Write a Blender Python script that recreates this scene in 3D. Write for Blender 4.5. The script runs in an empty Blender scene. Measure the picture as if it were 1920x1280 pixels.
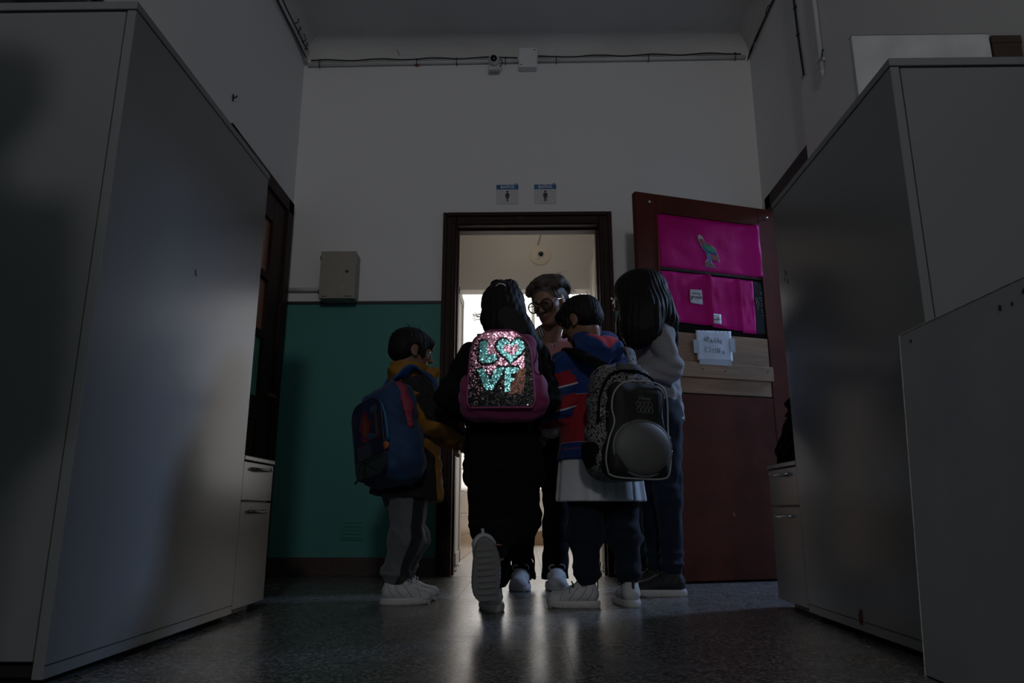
import bpy, bmesh, math, random
import numpy as np
from mathutils import Vector, Matrix

random.seed(7)
np.random.seed(7)
SC = bpy.context.scene
COL = SC.collection
PI = math.pi

# ------------------------------------------------------------------ camera
def look_matrix(pos, pitch, yaw):
    F = Vector((-math.sin(yaw) * math.cos(pitch), math.cos(yaw) * math.cos(pitch), math.sin(pitch)))
    R = Vector((math.cos(yaw), math.sin(yaw), 0))
    U = R.cross(F)
    M = Matrix((R, U, -F)).transposed().to_4x4()
    M.translation = pos
    return M

cam_data = bpy.data.cameras.new('camera')
cam_data.sensor_width = 36
cam_data.lens = 1335 * 36 / 1920
cam_data.clip_start = 0.02
camera = bpy.data.objects.new('camera', cam_data)
COL.objects.link(camera)
camera.matrix_world = look_matrix(Vector((0, 0, 0.36)), math.radians(13.4), 0.01822)
SC.camera = camera

# ------------------------------------------------------------------ world, lamps, exposure
world = bpy.data.worlds.new('overcast_daylight')
SC.world = world
world.use_nodes = True
world.node_tree.nodes['Background'].inputs[0].default_value = (0.55, 0.68, 1.0, 1)
world.node_tree.nodes['Background'].inputs[1].default_value = 0.10

def area_light(name, loc, target, sx, sy, power, colour, spread=PI):
    ld = bpy.data.lights.new(name, 'AREA')
    ld.shape = 'RECTANGLE'; ld.size = sx; ld.size_y = sy
    ld.energy = power; ld.color = colour; ld.spread = spread
    o = bpy.data.objects.new(name, ld)
    COL.objects.link(o)
    o.location = loc
    o.rotation_euler = (Vector(target) - Vector(loc)).to_track_quat('-Z', 'Y').to_euler()
    return o

REAR_POWER = 31
DOOR_FILL_POWER = 0.4
SIDE_FAR_POWER = 84.0
BATH_EMIT = 1.6
area_light('rear_window_daylight', (0.25, -3.86, 3.05), (0.05, 4.0, 1.2), 0.42, 0.36, REAR_POWER, (0.98, 0.98, 1.0))
area_light('open_door_fill', (2.95, 3.75, 1.15), (0.0, 2.7, 0.75), 1.1, 1.3, DOOR_FILL_POWER, (0.66, 0.79, 1.0))  # added weak fill for the open door, beside the side window light
area_light('side_room_window_daylight', (4.0, 4.52, 3.05), (-1.0, 1.75, 0.55), 0.45, 0.45, SIDE_FAR_POWER, (0.44, 0.63, 1.0))
area_light('lintel_fill_light', (0.03, 4.62, 2.66), (0.03, 5.0, 1.2), 0.30, 0.12, 0.55, (1.0, 0.90, 0.78))  # added lamp hidden above the door head, only brightens the lintel
SC.view_settings.view_transform = 'Standard'
SC.view_settings.look = 'None'
SC.view_settings.exposure = 0.0
SC.view_settings.gamma = 1.0
SC.view_settings.use_curve_mapping = False
SC.cycles.max_bounces = 8
SC.cycles.diffuse_bounces = 5
SC.cycles.glossy_bounces = 4
SC.cycles.use_denoising = True
SC.cycles.sample_clamp_indirect = 6.0

# ------------------------------------------------------------------ materials
MATS = {}
def mat(name, colour, rough=0.6, metal=0.0, spec=0.5, noise=None, bump=None, coat=0.0, sheen=0.0, emit=None, alpha=None, weave=None):
    """colour: rgb; noise: (scale, colour2, contrast); bump: (scale, strength, distance); weave: fine cloth ripple scale"""
    if name in MATS:
        return MATS[name]
    m = bpy.data.materials.new(name)
    m.use_nodes = True
    nt = m.node_tree; N = nt.nodes; L = nt.links
    b = N['Principled BSDF']
    b.inputs['Base Color'].default_value = (*colour, 1)
    b.inputs['Roughness'].default_value = rough
    b.inputs['Metallic'].default_value = metal
    b.inputs['Specular IOR Level'].default_value = spec
    b.inputs['Coat Weight'].default_value = coat
    b.inputs['Sheen Weight'].default_value = sheen
    tc = N.new('ShaderNodeTexCoord')
    if noise:
        sc, c2, det = noise
        n = N.new('ShaderNodeTexNoise'); n.inputs['Scale'].default_value = sc; n.inputs['Detail'].default_value = det
        L.new(tc.outputs['Object'], n.inputs['Vector'])
        r = N.new('ShaderNodeValToRGB')
        r.color_ramp.elements[0].position = 0.35; r.color_ramp.elements[1].position = 0.68
        r.color_ramp.elements[0].color = (*colour, 1); r.color_ramp.elements[1].color = (*c2, 1)
        L.new(n.outputs['Fac'], r.inputs['Fac']); L.new(r.outputs['Color'], b.inputs['Base Color'])
    if bump or weave:
        bn = N.new('ShaderNodeBump')
        if weave:
            w = N.new('ShaderNodeTexVoronoi'); w.inputs['Scale'].default_value = weave
            L.new(tc.outputs['Object'], w.inputs['Vector'])
            bn.inputs['Strength'].default_value = 0.25; bn.inputs['Distance'].default_value = 0.002
            L.new(w.outputs['Distance'], bn.inputs['Height'])
        else:
            n2 = N.new('ShaderNodeTexNoise'); n2.inputs['Scale'].default_value = bump[0]; n2.inputs['Detail'].default_value = 5
            L.new(tc.outputs['Object'], n2.inputs['Vector'])
            bn.inputs['Strength'].default_value = bump[1]; bn.inputs['Distance'].default_value = bump[2]
            L.new(n2.outputs['Fac'], bn.inputs['Height'])
        L.new(bn.outputs['Normal'], b.inputs['Normal'])
    if emit:
        b.inputs['Emission Color'].default_value = (*emit[0], 1)
        b.inputs['Emission Strength'].default_value = emit[1]
    if alpha is not None:
        b.inputs['Alpha'].default_value = alpha
    MATS[name] = m
    return m

def ramp_on(m, source, stops, interp='CONSTANT'):
    """drive base colour of material m from a float/vector socket builder through a colour ramp"""
    nt = m.node_tree
    r = nt.nodes.new('ShaderNodeValToRGB')
    cr = r.color_ramp; cr.interpolation = interp
    while len(cr.elements) > 1:
        cr.elements.remove(cr.elements[-1])
    cr.elements[0].position = stops[0][0]; cr.elements[0].color = (*stops[0][1], 1)
    for p, c in stops[1:]:
        e = cr.elements.new(p); e.color = (*c, 1)
    nt.links.new(source, r.inputs['Fac'])
    nt.links.new(r.outputs['Color'], nt.nodes['Principled BSDF'].inputs['Base Color'])
    return r

def attr_mat(name, attr, stops, rough=0.8, interp='CONSTANT', sheen=0.0, weave=None, spec=0.3):
    if name in MATS:
        return MATS[name]
    m = mat(name, stops[0][1], rough, sheen=sheen, weave=weave, spec=spec)
    a = m.node_tree.nodes.new('ShaderNodeAttribute'); a.attribute_name = attr
    ramp_on(m, a.outputs['Fac'], stops, interp)
    return m

# ------------------------------------------------------------------ object helpers
def tag(o, label=None, cat=None, group=None, kind=None):
    if label: o['label'] = label
    if cat: o['category'] = cat
    if group: o['group'] = group
    if kind: o['kind'] = kind
    return o

def thing(name, label, cat, loc=(0, 0, 0), rotz=0.0, group=None):
    o = bpy.data.objects.new(name, None)
    o.empty_display_size = 0.1
    COL.objects.link(o)
    o.location = loc; o.rotation_euler = (0, 0, rotz)
    return tag(o, label, cat, group)

def adopt(o, parent):
    o.parent = parent
    return o

def link_mesh(name, me, m, parent=None):
    if m is not None and not me.materials:
        for x in (m if isinstance(m, (list, tuple)) else [m]):
            me.materials.append(x)
    o = bpy.data.objects.new(name, me)
    COL.objects.link(o)
    if parent is not None:
        o.parent = parent
    return o

def raw_mesh(name, V, F, smooth=True, attrs=None):
    V = np.asarray(V, dtype=np.float32); F = np.asarray(F, dtype=np.int32)
    me = bpy.data.meshes.new(name)
    me.vertices.add(len(V)); me.vertices.foreach_set('co', V.ravel())
    k = F.shape[1]
    me.loops.add(F.size); me.loops.foreach_set('vertex_index', F.ravel())
    me.polygons.add(len(F))
    me.polygons.foreach_set('loop_start', np.arange(0, F.size, k, dtype=np.int32))
    me.update(calc_edges=True)
    if smooth:
        me.polygons.foreach_set('use_smooth', np.ones(len(F), dtype=bool))
    if attrs:
        for n, a in attrs.items():
            at = me.attributes.new(n, 'FLOAT', 'POINT')
            at.data.foreach_set('value', np.asarray(a, dtype=np.float32))
    me.validate()
    return me

class MB:
    """collects shapes into one mesh"""
    def __init__(self):
        self.bm = bmesh.new()
    def _xf(self, vs, M):
        if M is not None:
            bmesh.ops.transform(self.bm, matrix=M, verts=vs)
    def box(self, lo, hi, bev=0.0, M=None, seg=1):
        lo = Vector(lo); hi = Vector(hi)
        r = bmesh.ops.create_cube(self.bm, size=1.0)
        vs = r['verts']
        S = hi - lo; c = (hi + lo) / 2
        for v in vs:
            v.co = Vector((v.co.x * S.x + c.x, v.co.y * S.y + c.y, v.co.z * S.z + c.z))
        if bev > 0:
            es = list({e for v in vs for e in v.link_edges})
            rr = bmesh.ops.bevel(self.bm, geom=es, offset=min(bev, 0.45 * min(abs(S.x), abs(S.y), abs(S.z))), segments=seg, affect='EDGES', profile=0.6)
            vs = list({v for f in rr['faces'] for v in f.verts} | {v for v in vs if v.is_valid})
        self._xf(vs, M)
        return self
    def tube(self, pts, r, n=8, cap=True):
        pts = [Vector(p) for p in pts]
        rs = r if isinstance(r, (list, tuple)) else [r] * len(pts)
        rings = []
        up = Vector((0, 0, 1))
        prev = None
        for i, p in enumerate(pts):
            d = (pts[min(i + 1, len(pts) - 1)] - pts[max(i - 1, 0)])
            d = d.normalized() if d.length > 1e-9 else Vector((0, 0, 1))
            if prev is None:
                a = up if abs(d.z) < 0.9 else Vector((1, 0, 0))
                s = d.cross(a).normalized()
            else:
                s = (prev - d * prev.dot(d))
                s = s.normalized() if s.length > 1e-6 else d.orthogonal().normalized()
            prev = s
            t = d.cross(s)
            rings.append([self.bm.verts.new(p + (s * math.cos(2 * PI * k / n) + t * math.sin(2 * PI * k / n)) * rs[i]) for k in range(n)])
        for a, b in zip(rings, rings[1:]):
            for k in range(n):
                self.bm.faces.new((a[k], a[(k + 1) % n], b[(k + 1) % n], b[k]))
        if cap:
            self.bm.faces.new(list(reversed(rings[0]))); self.bm.faces.new(rings[-1])
        return self
    def lathe(self, prof, n=24, M=None):
        """prof: (radius, z) list"""
        rings = []
        allv = []
        for r, z in prof:
            ring = [self.bm.verts.new((r * math.cos(2 * PI * k / n), r * math.sin(2 * PI * k / n), z)) for k in range(n)] if r > 1e-6 else [self.bm.verts.new((0, 0, z))]
            rings.append(ring); allv += ring
        for a, b in zip(rings, rings[1:]):
            for k in range(n):
                if len(a) == 1 and len(b) == 1: continue
                if len(a) == 1: self.bm.faces.new((a[0], b[(k + 1) % n], b[k]))
                elif len(b) == 1: self.bm.faces.new((a[k], a[(k + 1) % n], b[0]))
                else: self.bm.faces.new((a[k], a[(k + 1) % n], b[(k + 1) % n], b[k]))
        self._xf(allv, M)
        return self
    def prism(self, outline, depth, M=None):
        """outline in local xy, extruded along +z by depth"""
        a = [self.bm.verts.new((x, y, 0)) for x, y in outline]
        b = [self.bm.verts.new((x, y, depth)) for x, y in outline]
        n = len(a)
        self.bm.faces.new(list(reversed(a))); self.bm.faces.new(b)
        for k in range(n):
            self.bm.faces.new((a[k], a[(k + 1) % n], b[(k + 1) % n], b[k]))
        self._xf(a + b, M)
        return self
    def sheet(self, f, nu, nv, thick=0.0):
        """f(u,v)->point grid, doubled when thick"""
        g = [[self.bm.verts.new(f(i / nu, j / nv)) for j in range(nv + 1)] for i in range(nu + 1)]
        fs = [self.bm.faces.new((g[i][j], g[i + 1][j], g[i + 1][j + 1], g[i][j + 1])) for i in range(nu) for j in range(nv)]
        if thick:
            bmesh.ops.recalc_face_normals(self.bm, faces=fs)
            bmesh.ops.solidify(self.bm, geom=fs, thickness=thick)
        return self
    def mesh(self, name, smooth=False):
        bmesh.ops.recalc_face_normals(self.bm, faces=self.bm.faces)
        me = bpy.data.meshes.new(name)
        self.bm.to_mesh(me); self.bm.free()
        if smooth:
            me.polygons.foreach_set('use_smooth', np.ones(len(me.polygons), dtype=bool))
        return me
    def build(self, name, m, parent=None, smooth=False):
        return link_mesh(name, self.mesh(name, smooth), m, parent)

def struct(o):
    o['kind'] = 'structure'
    return o

def catmull(pts, n=8):
    P = [np.array(p, float) for p in pts]
    P = [2 * P[0] - P[1]] + P + [2 * P[-1] - P[-2]]
    out = []
    for i in range(1, len(P) - 2):
        for k in range(n):
            t = k / n
            out.append(0.5 * ((2 * P[i]) + (-P[i - 1] + P[i + 1]) * t + (2 * P[i - 1] - 5 * P[i] + 4 * P[i + 1] - P[i + 2]) * t * t + (-P[i - 1] + 3 * P[i] - 3 * P[i + 1] + P[i + 2]) * t ** 3))
    out.append(P[-2])
    return out

def text_mesh(name, s, size, m, parent, M, extrude=0.0004, shear=0.0, bold=0.0):
    c = bpy.data.curves.new(name, 'FONT')
    c.body = s; c.size = size; c.extrude = extrude; c.align_x = 'CENTER'; c.align_y = 'CENTER'; c.shear = shear; c.offset = bold
    c.resolution_u = 3
    tmp = bpy.data.objects.new(name, c)
    COL.objects.link(tmp)
    dg = bpy.context.evaluated_depsgraph_get()
    me = bpy.data.meshes.new_from_object(tmp.evaluated_get(dg))
    bpy.data.objects.remove(tmp)
    me.transform(M)
    me.name = name
    me.materials.clear()
    return link_mesh(name, me, m, parent)
# ================================================================== the setting
XL, XR, YB, YR, ZC = -1.49, 1.522, 4.25, -4.0, 3.46

def wall_paint(name):
    """white upper wall, teal painted dado below 1.62 m, as the paint is"""
    m = mat(name, (0.70, 0.69, 0.70), 0.62, spec=0.35)
    nt = m.node_tree; N = nt.nodes; L = nt.links
    g = N.new('ShaderNodeNewGeometry'); s = N.new('ShaderNodeSeparateXYZ')
    L.new(g.outputs['Position'], s.inputs[0])
    gt = N.new('ShaderNodeMath'); gt.operation = 'GREATER_THAN'; gt.inputs[1].default_value = 1.622
    L.new(s.outputs['Z'], gt.inputs[0])
    n = N.new('ShaderNodeTexNoise'); n.inputs['Scale'].default_value = 2.2; n.inputs['Detail'].default_value = 6
    L.new(g.outputs['Position'], n.inputs['Vector'])
    rg = N.new('ShaderNodeMix'); rg.data_type = 'RGBA'
    rg.inputs['A'].default_value = (0.060, 0.245, 0.215, 1); rg.inputs['B'].default_value = (0.072, 0.275, 0.240, 1)
    rw = N.new('ShaderNodeMix'); rw.data_type = 'RGBA'
    rw.inputs['A'].default_value = (0.76, 0.75, 0.75, 1); rw.inputs['B'].default_value = (0.82, 0.81, 0.81, 1)
    L.new(n.outputs['Fac'], rg.inputs['Factor']); L.new(n.outputs['Fac'], rw.inputs['Factor'])
    mx = N.new('ShaderNodeMix'); mx.data_type = 'RGBA'
    L.new(gt.outputs[0], mx.inputs['Factor']); L.new(rg.outputs['Result'], mx.inputs['A']); L.new(rw.outputs['Result'], mx.inputs['B'])
    L.new(mx.outputs['Result'], N['Principled BSDF'].inputs['Base Color'])
    bn = N.new('ShaderNodeBump'); bn.inputs['Strength'].default_value = 0.18; bn.inputs['Distance'].default_value = 0.004
    n2 = N.new('ShaderNodeTexNoise'); n2.inputs['Scale'].default_value = 26; n2.inputs['Detail'].default_value = 5
    L.new(g.outputs['Position'], n2.inputs['Vector']); L.new(n2.outputs['Fac'], bn.inputs['Height']); L.new(bn.outputs['Normal'], N['Principled BSDF'].inputs['Normal'])
    return m

M_wall = wall_paint('painted_wall')
M_ceil = mat('ceiling_paint', (0.66, 0.65, 0.64), 0.8, spec=0.2, noise=(1.5, (0.58, 0.57, 0.56), 5), bump=(18, 0.15, 0.004))
M_white = mat('bathroom_white', (0.80, 0.775, 0.74), 0.6, spec=0.3, bump=(30, 0.12, 0.003))
M_darkwood = mat('dark_door_wood', (0.026, 0.010, 0.008), 0.5, spec=0.16, noise=(14, (0.038, 0.014, 0.011), 4), bump=(40, 0.2, 0.002))
M_granite = mat('granite_skirting', (0.05, 0.035, 0.03), 0.35, noise=(160, (0.11, 0.08, 0.07), 3))
M_black = mat('black_plastic', (0.008, 0.008, 0.009), 0.45)
M_conduit = mat('white_conduit', (0.60, 0.60, 0.60), 0.5)

def terrazzo(name, base, chip_a, chip_b, rough):
    m = mat(name, base, rough, spec=0.55)
    nt = m.node_tree; N = nt.nodes; L = nt.links
    g = N.new('ShaderNodeNewGeometry')
    v = N.new('ShaderNodeTexVoronoi'); v.inputs['Scale'].default_value = 150
    L.new(g.outputs['Position'], v.inputs['Vector'])
    sp = N.new('ShaderNodeSeparateColor'); L.new(v.outputs['Color'], sp.inputs[0])
    r = N.new('ShaderNodeValToRGB'); cr = r.color_ramp
    cr.elements[0].position = 0.0; cr.elements[0].color = (*chip_a, 1)
    cr.elements[1].position = 1.0; cr.elements[1].color = (*chip_b, 1)
    e = cr.elements.new(0.5); e.color = (*base, 1)
    L.new(sp.outputs[0], r.inputs['Fac'])
    L.new(r.outputs['Color'], N['Principled BSDF'].inputs['Base Color'])
    n = N.new('ShaderNodeTexNoise'); n.inputs['Scale'].default_value = 3.0; n.inputs['Detail'].default_value = 6
    L.new(g.outputs['Position'], n.inputs['Vector'])
    rr = N.new('ShaderNodeMapRange'); rr.inputs['To Min'].default_value = rough - 0.06; rr.inputs['To Max'].default_value = rough + 0.09
    L.new(n.outputs['Fac'], rr.inputs['Value']); L.new(rr.outputs['Result'], N['Principled BSDF'].inputs['Roughness'])
    bn = N.new('ShaderNodeBump'); bn.inputs['Strength'].default_value = 0.05; bn.inputs['Distance'].default_value = 0.002
    L.new(v.outputs['Distance'], bn.inputs['Height']); L.new(bn.outputs['Normal'], N['Principled BSDF'].inputs['Normal'])
    return m

M_terrazzo = terrazzo('terrazzo', (0.115, 0.112, 0.110), (0.035, 0.035, 0.035), (0.27, 0.26, 0.25), 0.25)
M_bathfloor = terrazzo('pale_terrazzo', (0.50, 0.48, 0.45), (0.40, 0.38, 0.36), (0.60, 0.58, 0.55), 0.35)
M_joint = mat('tile_joint', (0.02, 0.02, 0.02), 0.8)

# --- floor: joint bed plus terrazzo tiles as pieces
floor = struct(MB().box((XL, YR, -0.08), (XR, YB + 0.0, -0.003)).build('floor', M_joint))
TS = 0.40
tile_me = {}
def tile_mesh(w, d):
    k = (round(w, 3), round(d, 3))
    if k not in tile_me:
        tile_me[k] = MB().box((0.0006, 0.0006, -0.006), (w - 0.0006, d - 0.0006, 0.0)).mesh('tile')
        tile_me[k].materials.append(M_terrazzo)
    return tile_me[k]
y = YB
while y > -0.2:
    y -= TS
    x = XL
    while x < XR - 0.01:
        w = min(TS, XR - x)
        o = link_mesh('tile', tile_mesh(w, TS), None, floor); o.location = (x, y, 0)
        x += TS
MB().box((XL, YR, -0.005), (XR, y, 0.0)).build('rear_terrazzo', M_terrazzo, floor)

# --- walls
OX0, OX1, OZ = -0.455, 0.49, 2.155
wb = MB()
wb.box((XL - 0.15, YB, -0.08), (OX0, YB + 0.15, ZC + 0.1)); wb.box((OX1, YB, -0.08), (XR + 0.15, YB + 0.15, ZC + 0.1)); wb.box((OX0, YB, OZ), (OX1, YB + 0.15, ZC + 0.1))
wall_back = struct(wb.build('wall_back', M_wall))
def side_wall(name, x0, x1, y0, y1, zt):
    b = MB()
    b.box((x0, YR - 0.15, -0.08), (x1, y0, ZC + 0.1)); b.box((x0, y1, -0.08), (x1, YB + 0.15, ZC + 0.1)); b.box((x0, y0, zt), (x1, y1, ZC + 0.1))
    return struct(b.build(name, M_wall))
wall_left = side_wall('wall_left', XL - 0.15, XL, 3.26, 4.15, 2.20)
wall_right = side_wall('wall_right', XR, XR + 0.15, 3.075, 4.06, 2.18)
rb = MB()
WX0, WX1, WZ0, WZ1 = -0.02, 0.52, 2.82, 3.28
rb.box((XL - 0.15, YR - 0.15, -0.08), (WX0, YR, ZC + 0.1)); rb.box((WX1, YR - 0.15, -0.08), (XR + 0.15, YR, ZC + 0.1))
rb.box((WX0, YR - 0.15, -0.08), (WX1, YR, WZ0)); rb.box((WX0, YR - 0.15, WZ1), (WX1, YR, ZC + 0.1))
struct(rb.build('wall_rear', M_wall))
wn = MB()
wn.box((WX0, YR - 0.10, WZ0), (WX0 + 0.05, YR - 0.04, WZ1)); wn.box((WX1 - 0.05, YR - 0.10, WZ0), (WX1, YR - 0.04, WZ1))
wn.box((WX0, YR - 0.10, WZ0), (WX1, YR - 0.04, WZ0 + 0.05)); wn.box((WX0, YR - 0.10, WZ1 - 0.05), (WX1, YR - 0.04, WZ1)); wn.box(((WX0 + WX1) / 2 - 0.02, YR - 0.10, WZ0), ((WX0 + WX1) / 2 + 0.02, YR - 0.04, WZ1))
struct(wn.build('window_1', M_darkwood))

# --- ceiling with a cove where it meets the back and side walls
cv = MB()
cv.box((XL - 0.15, YR - 0.15, ZC), (XR + 0.15, YB + 0.15, ZC + 0.12))
def cove_profile(r, n=8):
    return [(r - r * math.sin(t * PI / 2 / n), -r + r * math.cos(t * PI / 2 / n)) for t in range(n + 1)]
rad = 0.11
pts = [(rad * (1 - math.sin(a)), -rad * (1 - math.cos(a))) for a in [k * PI / 16 for k in range(9)]]
def cove_strip(p0, p1, inward):
    p0 = Vector(p0); p1 = Vector(p1); inward = Vector(inward)
    rows = []
    for d, z in pts:
        rows.append((cv.bm.verts.new(p0 + inward * d + Vector((0, 0, z))), cv.bm.verts.new(p1 + inward * d + Vector((0, 0, z)))))
    for a, b in zip(rows, rows[1:]):
        cv.bm.faces.new((a[0], a[1], b[1], b[0]))
cove_strip((XL, YB, ZC), (XR, YB, ZC), (0, -1, 0))
cove_strip((XL, YR, ZC), (XL, YB, ZC), (1, 0, 0))
cove_strip((XR, YR, ZC), (XR, YB, ZC), (-1, 0, 0))
struct(cv.build('ceiling', M_ceil))

# --- trims: dado line, granite skirting
M_line = mat('dado_line', (0.012, 0.010, 0.010), 0.5)
t1 = MB(); t1.box((XL, YB - 0.006, 1.615), (-0.513, YB, 1.634)); t1.box((0.555, YB - 0.006, 1.615), (XR, YB, 1.634))
struct(t1.build('trim_1', M_line))
bb = MB(); bb.box((XL, YB - 0.012, 0), (-0.513, YB, 0.102), bev=0.003); bb.box((0.555, YB - 0.012, 0), (XR, YB, 0.102), bev=0.003)
struct(bb.build('baseboard_back', M_granite))
bl = MB(); bl.box((XL, YR, 0), (XL + 0.012, 3.18, 0.102), bev=0.003)
struct(bl.build('baseboard_left', M_granite))
br = MB(); br.box((XR - 0.048, YR, 0), (XR - 0.03, 2.98, 0.102), bev=0.003)
struct(br.build('baseboard_right', M_granite))

# --- bathroom door frame (moulded casing, stepped jambs, lining)
def casing(name, x0, x1, zt, yface, w=0.085):
    """x0,x1: clear opening; casing runs outward w with two moulded steps"""
    b = MB()
    for (a, wd, pr) in ((0.0, w, 0.016), (w - 0.026, 0.026, 0.030), (0.006, 0.022, 0.026)):
        b.box((x0 - a - wd, yface - pr, 0), (x0 - a, yface + 0.001, zt + a + wd), bev=0.004)
        b.box((x1 + a, yface - pr, 0), (x1 + a + wd, yface + 0.001, zt + a + wd), bev=0.004)
        b.box((x0 - a - 0.0005, yface - pr, zt + a), (x1 + a + 0.0005, yface + 0.001, zt + a + wd), bev=0.004)
    # jamb lining with rebates
    for (y0, y1, ins) in ((yface, yface + 0.05, 0.0), (yface + 0.05, yface + 0.10, 0.012), (yface + 0.10, yface + 0.15, 0.0)):
        b.box((x0 - 0.035, y0, 0), (x0 + ins, y1, zt + 0.02)); b.box((x1 - ins, y0, 0), (x1 + 0.035, y1, zt + 0.02))
        b.box((x0 + ins, y0, zt - ins), (x1 - ins, y1, zt + 0.02))
    return b.build(name, M_darkwood)
door_1 = struct(casing('door_1', -0.430, 0.470, 2.130, YB))
M_num = mat('worn_red_paint', (0.10, 0.05, 0.045), 0.7)
text_mesh('lettering', '20', 0.042, M_num, door_1, Matrix.Translation((-0.022, YB - 0.0172, 2.188)) @ Matrix.Rotation(PI / 2, 4, 'X'))

ru = MB(); ru.box((XR - 0.036, 2.985, 2.14), (XR + 0.01, 3.43, ZC)); ru.box((XR - 0.036, YR, -0.02), (XR + 0.01, 2.985, ZC)); struct(ru.build('wall_right_pilaster', M_wall))
# --- left glazed double door in its frame
door_2 = MB()
door_2.box((XL - 0.10, 3.22, 0), (XL + 0.022, 3.30, 2.27), bev=0.004); door_2.box((XL - 0.10, 4.11, 0), (XL + 0.022, 4.205, 2.27), bev=0.004); door_2.box((XL - 0.10, 3.22, 2.185), (XL + 0.022, 4.205, 2.27), bev=0.004)
door_2 = struct(door_2.build('door_2', M_darkwood))
M_amber = mat('amber_pane', (0.17, 0.072, 0.048), 0.25, spec=0.6, bump=(60, 0.1, 0.002), emit=((1.0, 0.48, 0.36), 0.007))  # faint glow in the panes stands in for light from the room behind
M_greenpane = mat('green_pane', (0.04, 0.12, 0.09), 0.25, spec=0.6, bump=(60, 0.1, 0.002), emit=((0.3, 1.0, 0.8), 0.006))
lf = MB()
y0, y1, xa, xb = 3.30, 4.11, XL - 0.032, XL + 0.006
for a, b_, c, d in ((y0, y0 + 0.10, 0, 2.185), (y1 - 0.20, y1, 0, 2.185), (y0 + 0.10, y1 - 0.20, 2.02, 2.185), (y0 + 0.10, y1 - 0.20, 0.0, 0.15), (y0 + 0.10, y1 - 0.20, 0.85, 0.98)):
    lf.box((xa, a, c), (xb, b_, d), bev=0.003)
leaf = lf.build('door_leaf', M_darkwood, door_2)
zs = [0.98, 1.33, 1.675, 2.02]
pan_y0, pan_y1 = y0 + 0.10, y1 - 0.20
for z in zs[1:-1]:
    MB().box((xa - 0.004, pan_y0, z - 0.022), (xb + 0.006, pan_y1, z + 0.022), bev=0.005).build('glazing_bar', M_darkwood, leaf)
MB().box((xa - 0.003, (pan_y0 + pan_y1) / 2 - 0.02, 0.98), (xb + 0.004, (pan_y0 + pan_y1) / 2 + 0.02, 2.02), bev=0.005).build('glazing_bar', M_darkwood, leaf)
for i in range(3):
    for (a, b_) in ((pan_y0, (pan_y0 + pan_y1) / 2), ((pan_y0 + pan_y1) / 2, pan_y1)):
        MB().box((xa + 0.014, a, zs[i]), (xb - 0.02, b_, zs[i + 1])).build('pane', M_amber if (i == 2 or (i == 1)) else M_greenpane, leaf)
MB().box((xa + 0.008, pan_y0, 0.15), (xb - 0.008, pan_y1, 0.85), bev=0.01).build('panel', M_darkwood, leaf)
hb = MB().tube([(xb, 4.03, 1.0), (xb + 0.05, 4.03, 1.0), (xb + 0.05, 3.93, 1.0)], 0.008)
hb.build('handle', mat('dull_brass', (0.25, 0.18, 0.09), 0.4, metal=1.0), leaf)

# --- right doorway frame (its leaf stands open)
d3 = MB()
d3.box((XR - 0.022, 3.00, 0), (XR + 0.14, 3.09, 2.255), bev=0.004); d3.box((XR - 0.022, 4.055, 0), (XR + 0.14, 4.15, 2.255), bev=0.004); d3.box((XR - 0.022, 3.00, 2.165), (XR + 0.14, 4.15, 2.255), bev=0.004)
door_3 = struct(d3.build('door_3', M_darkwood))
# dim room beyond the right doorway
rr_ = MB()
rr_.box((5.6, 2.4, -0.05), (5.65, 6.4, 3.45)); rr_.box((XR + 0.15, 2.4, -0.05), (5.65, 2.45, 3.45)); rr_.box((1.83, 6.35, -0.05), (5.65, 6.4, 3.45))
rr_.box((XR + 0.15, 2.4, 3.40), (5.65, 4.25, 3.45)); rr_.box((1.83, 4.25, 3.40), (5.65, 6.4, 3.45))
rr_.box((XR + 0.002, 2.4, -0.08), (5.65, 4.25, -0.001)); rr_.box((1.83, 4.25, -0.08), (5.65, 6.4, -0.001)); rr_.box((1.825, 4.25, -0.05), (1.84, 6.4, 3.45))
struct(rr_.build('wall_side_room', M_ceil))

# --- bathroom beyond the door
VY0, VY1, FY = YB + 0.15, 5.22, 8.02
bw = MB(); bw.box((-0.60, VY0, -0.02), (-0.49, VY1 + 0.02, 2.72)); struct(bw.build('wall_bathroom_left', M_white))
bw = MB(); bw.box((0.545, VY0, -0.02), (0.66, VY1 + 0.02, 2.72)); struct(bw.build('wall_bathroom_right', M_white))
bw = MB(); bw.box((-0.485, VY1, 2.012), (0.56, VY1 + 0.12, 3.08)); bw.box((-1.5, VY1, -0.02), (-0.485, VY1 + 0.12, 3.08)); bw.box((0.56, VY1, -0.02), (1.7, VY1 + 0.12, 3.08))
lintel = struct(bw.build('wall_bathroom_lintel', M_white))
bf = MB(); bf.box((-1.5, VY0, -0.08), (1.7, FY, -0.004)); bath_floor = struct(bf.build('floor_bathroom', M_joint))
for i in range(8):
    for j in range(9):
        x = -1.5 + i * 0.4; y = VY0 - 0.15 + j * 0.42
        if y > FY: continue
        y1_ = min(y + 0.42, FY)
        if j == 0: y = YB + 0.0
        if j == 0 and not (-0.9 < x < 0.9): continue
        if j == 0:
            xa_, xb_ = max(x, -0.43), min(x + 0.4, 0.47)
            if xb_ - xa_ < 0.02: continue
        else: xa_, xb_ = x, x + 0.4
        MB().box((xa_ + 0.001, y + 0.001, -0.008), (xb_ - 0.001, y1_ - 0.001, 0.0)).build('tile', M_bathfloor, bath_floor)
cb_ = MB(); cb_.box((-1.5, YB + 0.15, 2.70), (1.7, VY1 + 0.12, 2.82)); cb_.box((-1.62, VY1 + 0.10, 3.06), (1.82, FY + 0.12, 3.16)); struct(cb_.build('ceiling_bathroom', M_white))
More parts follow.
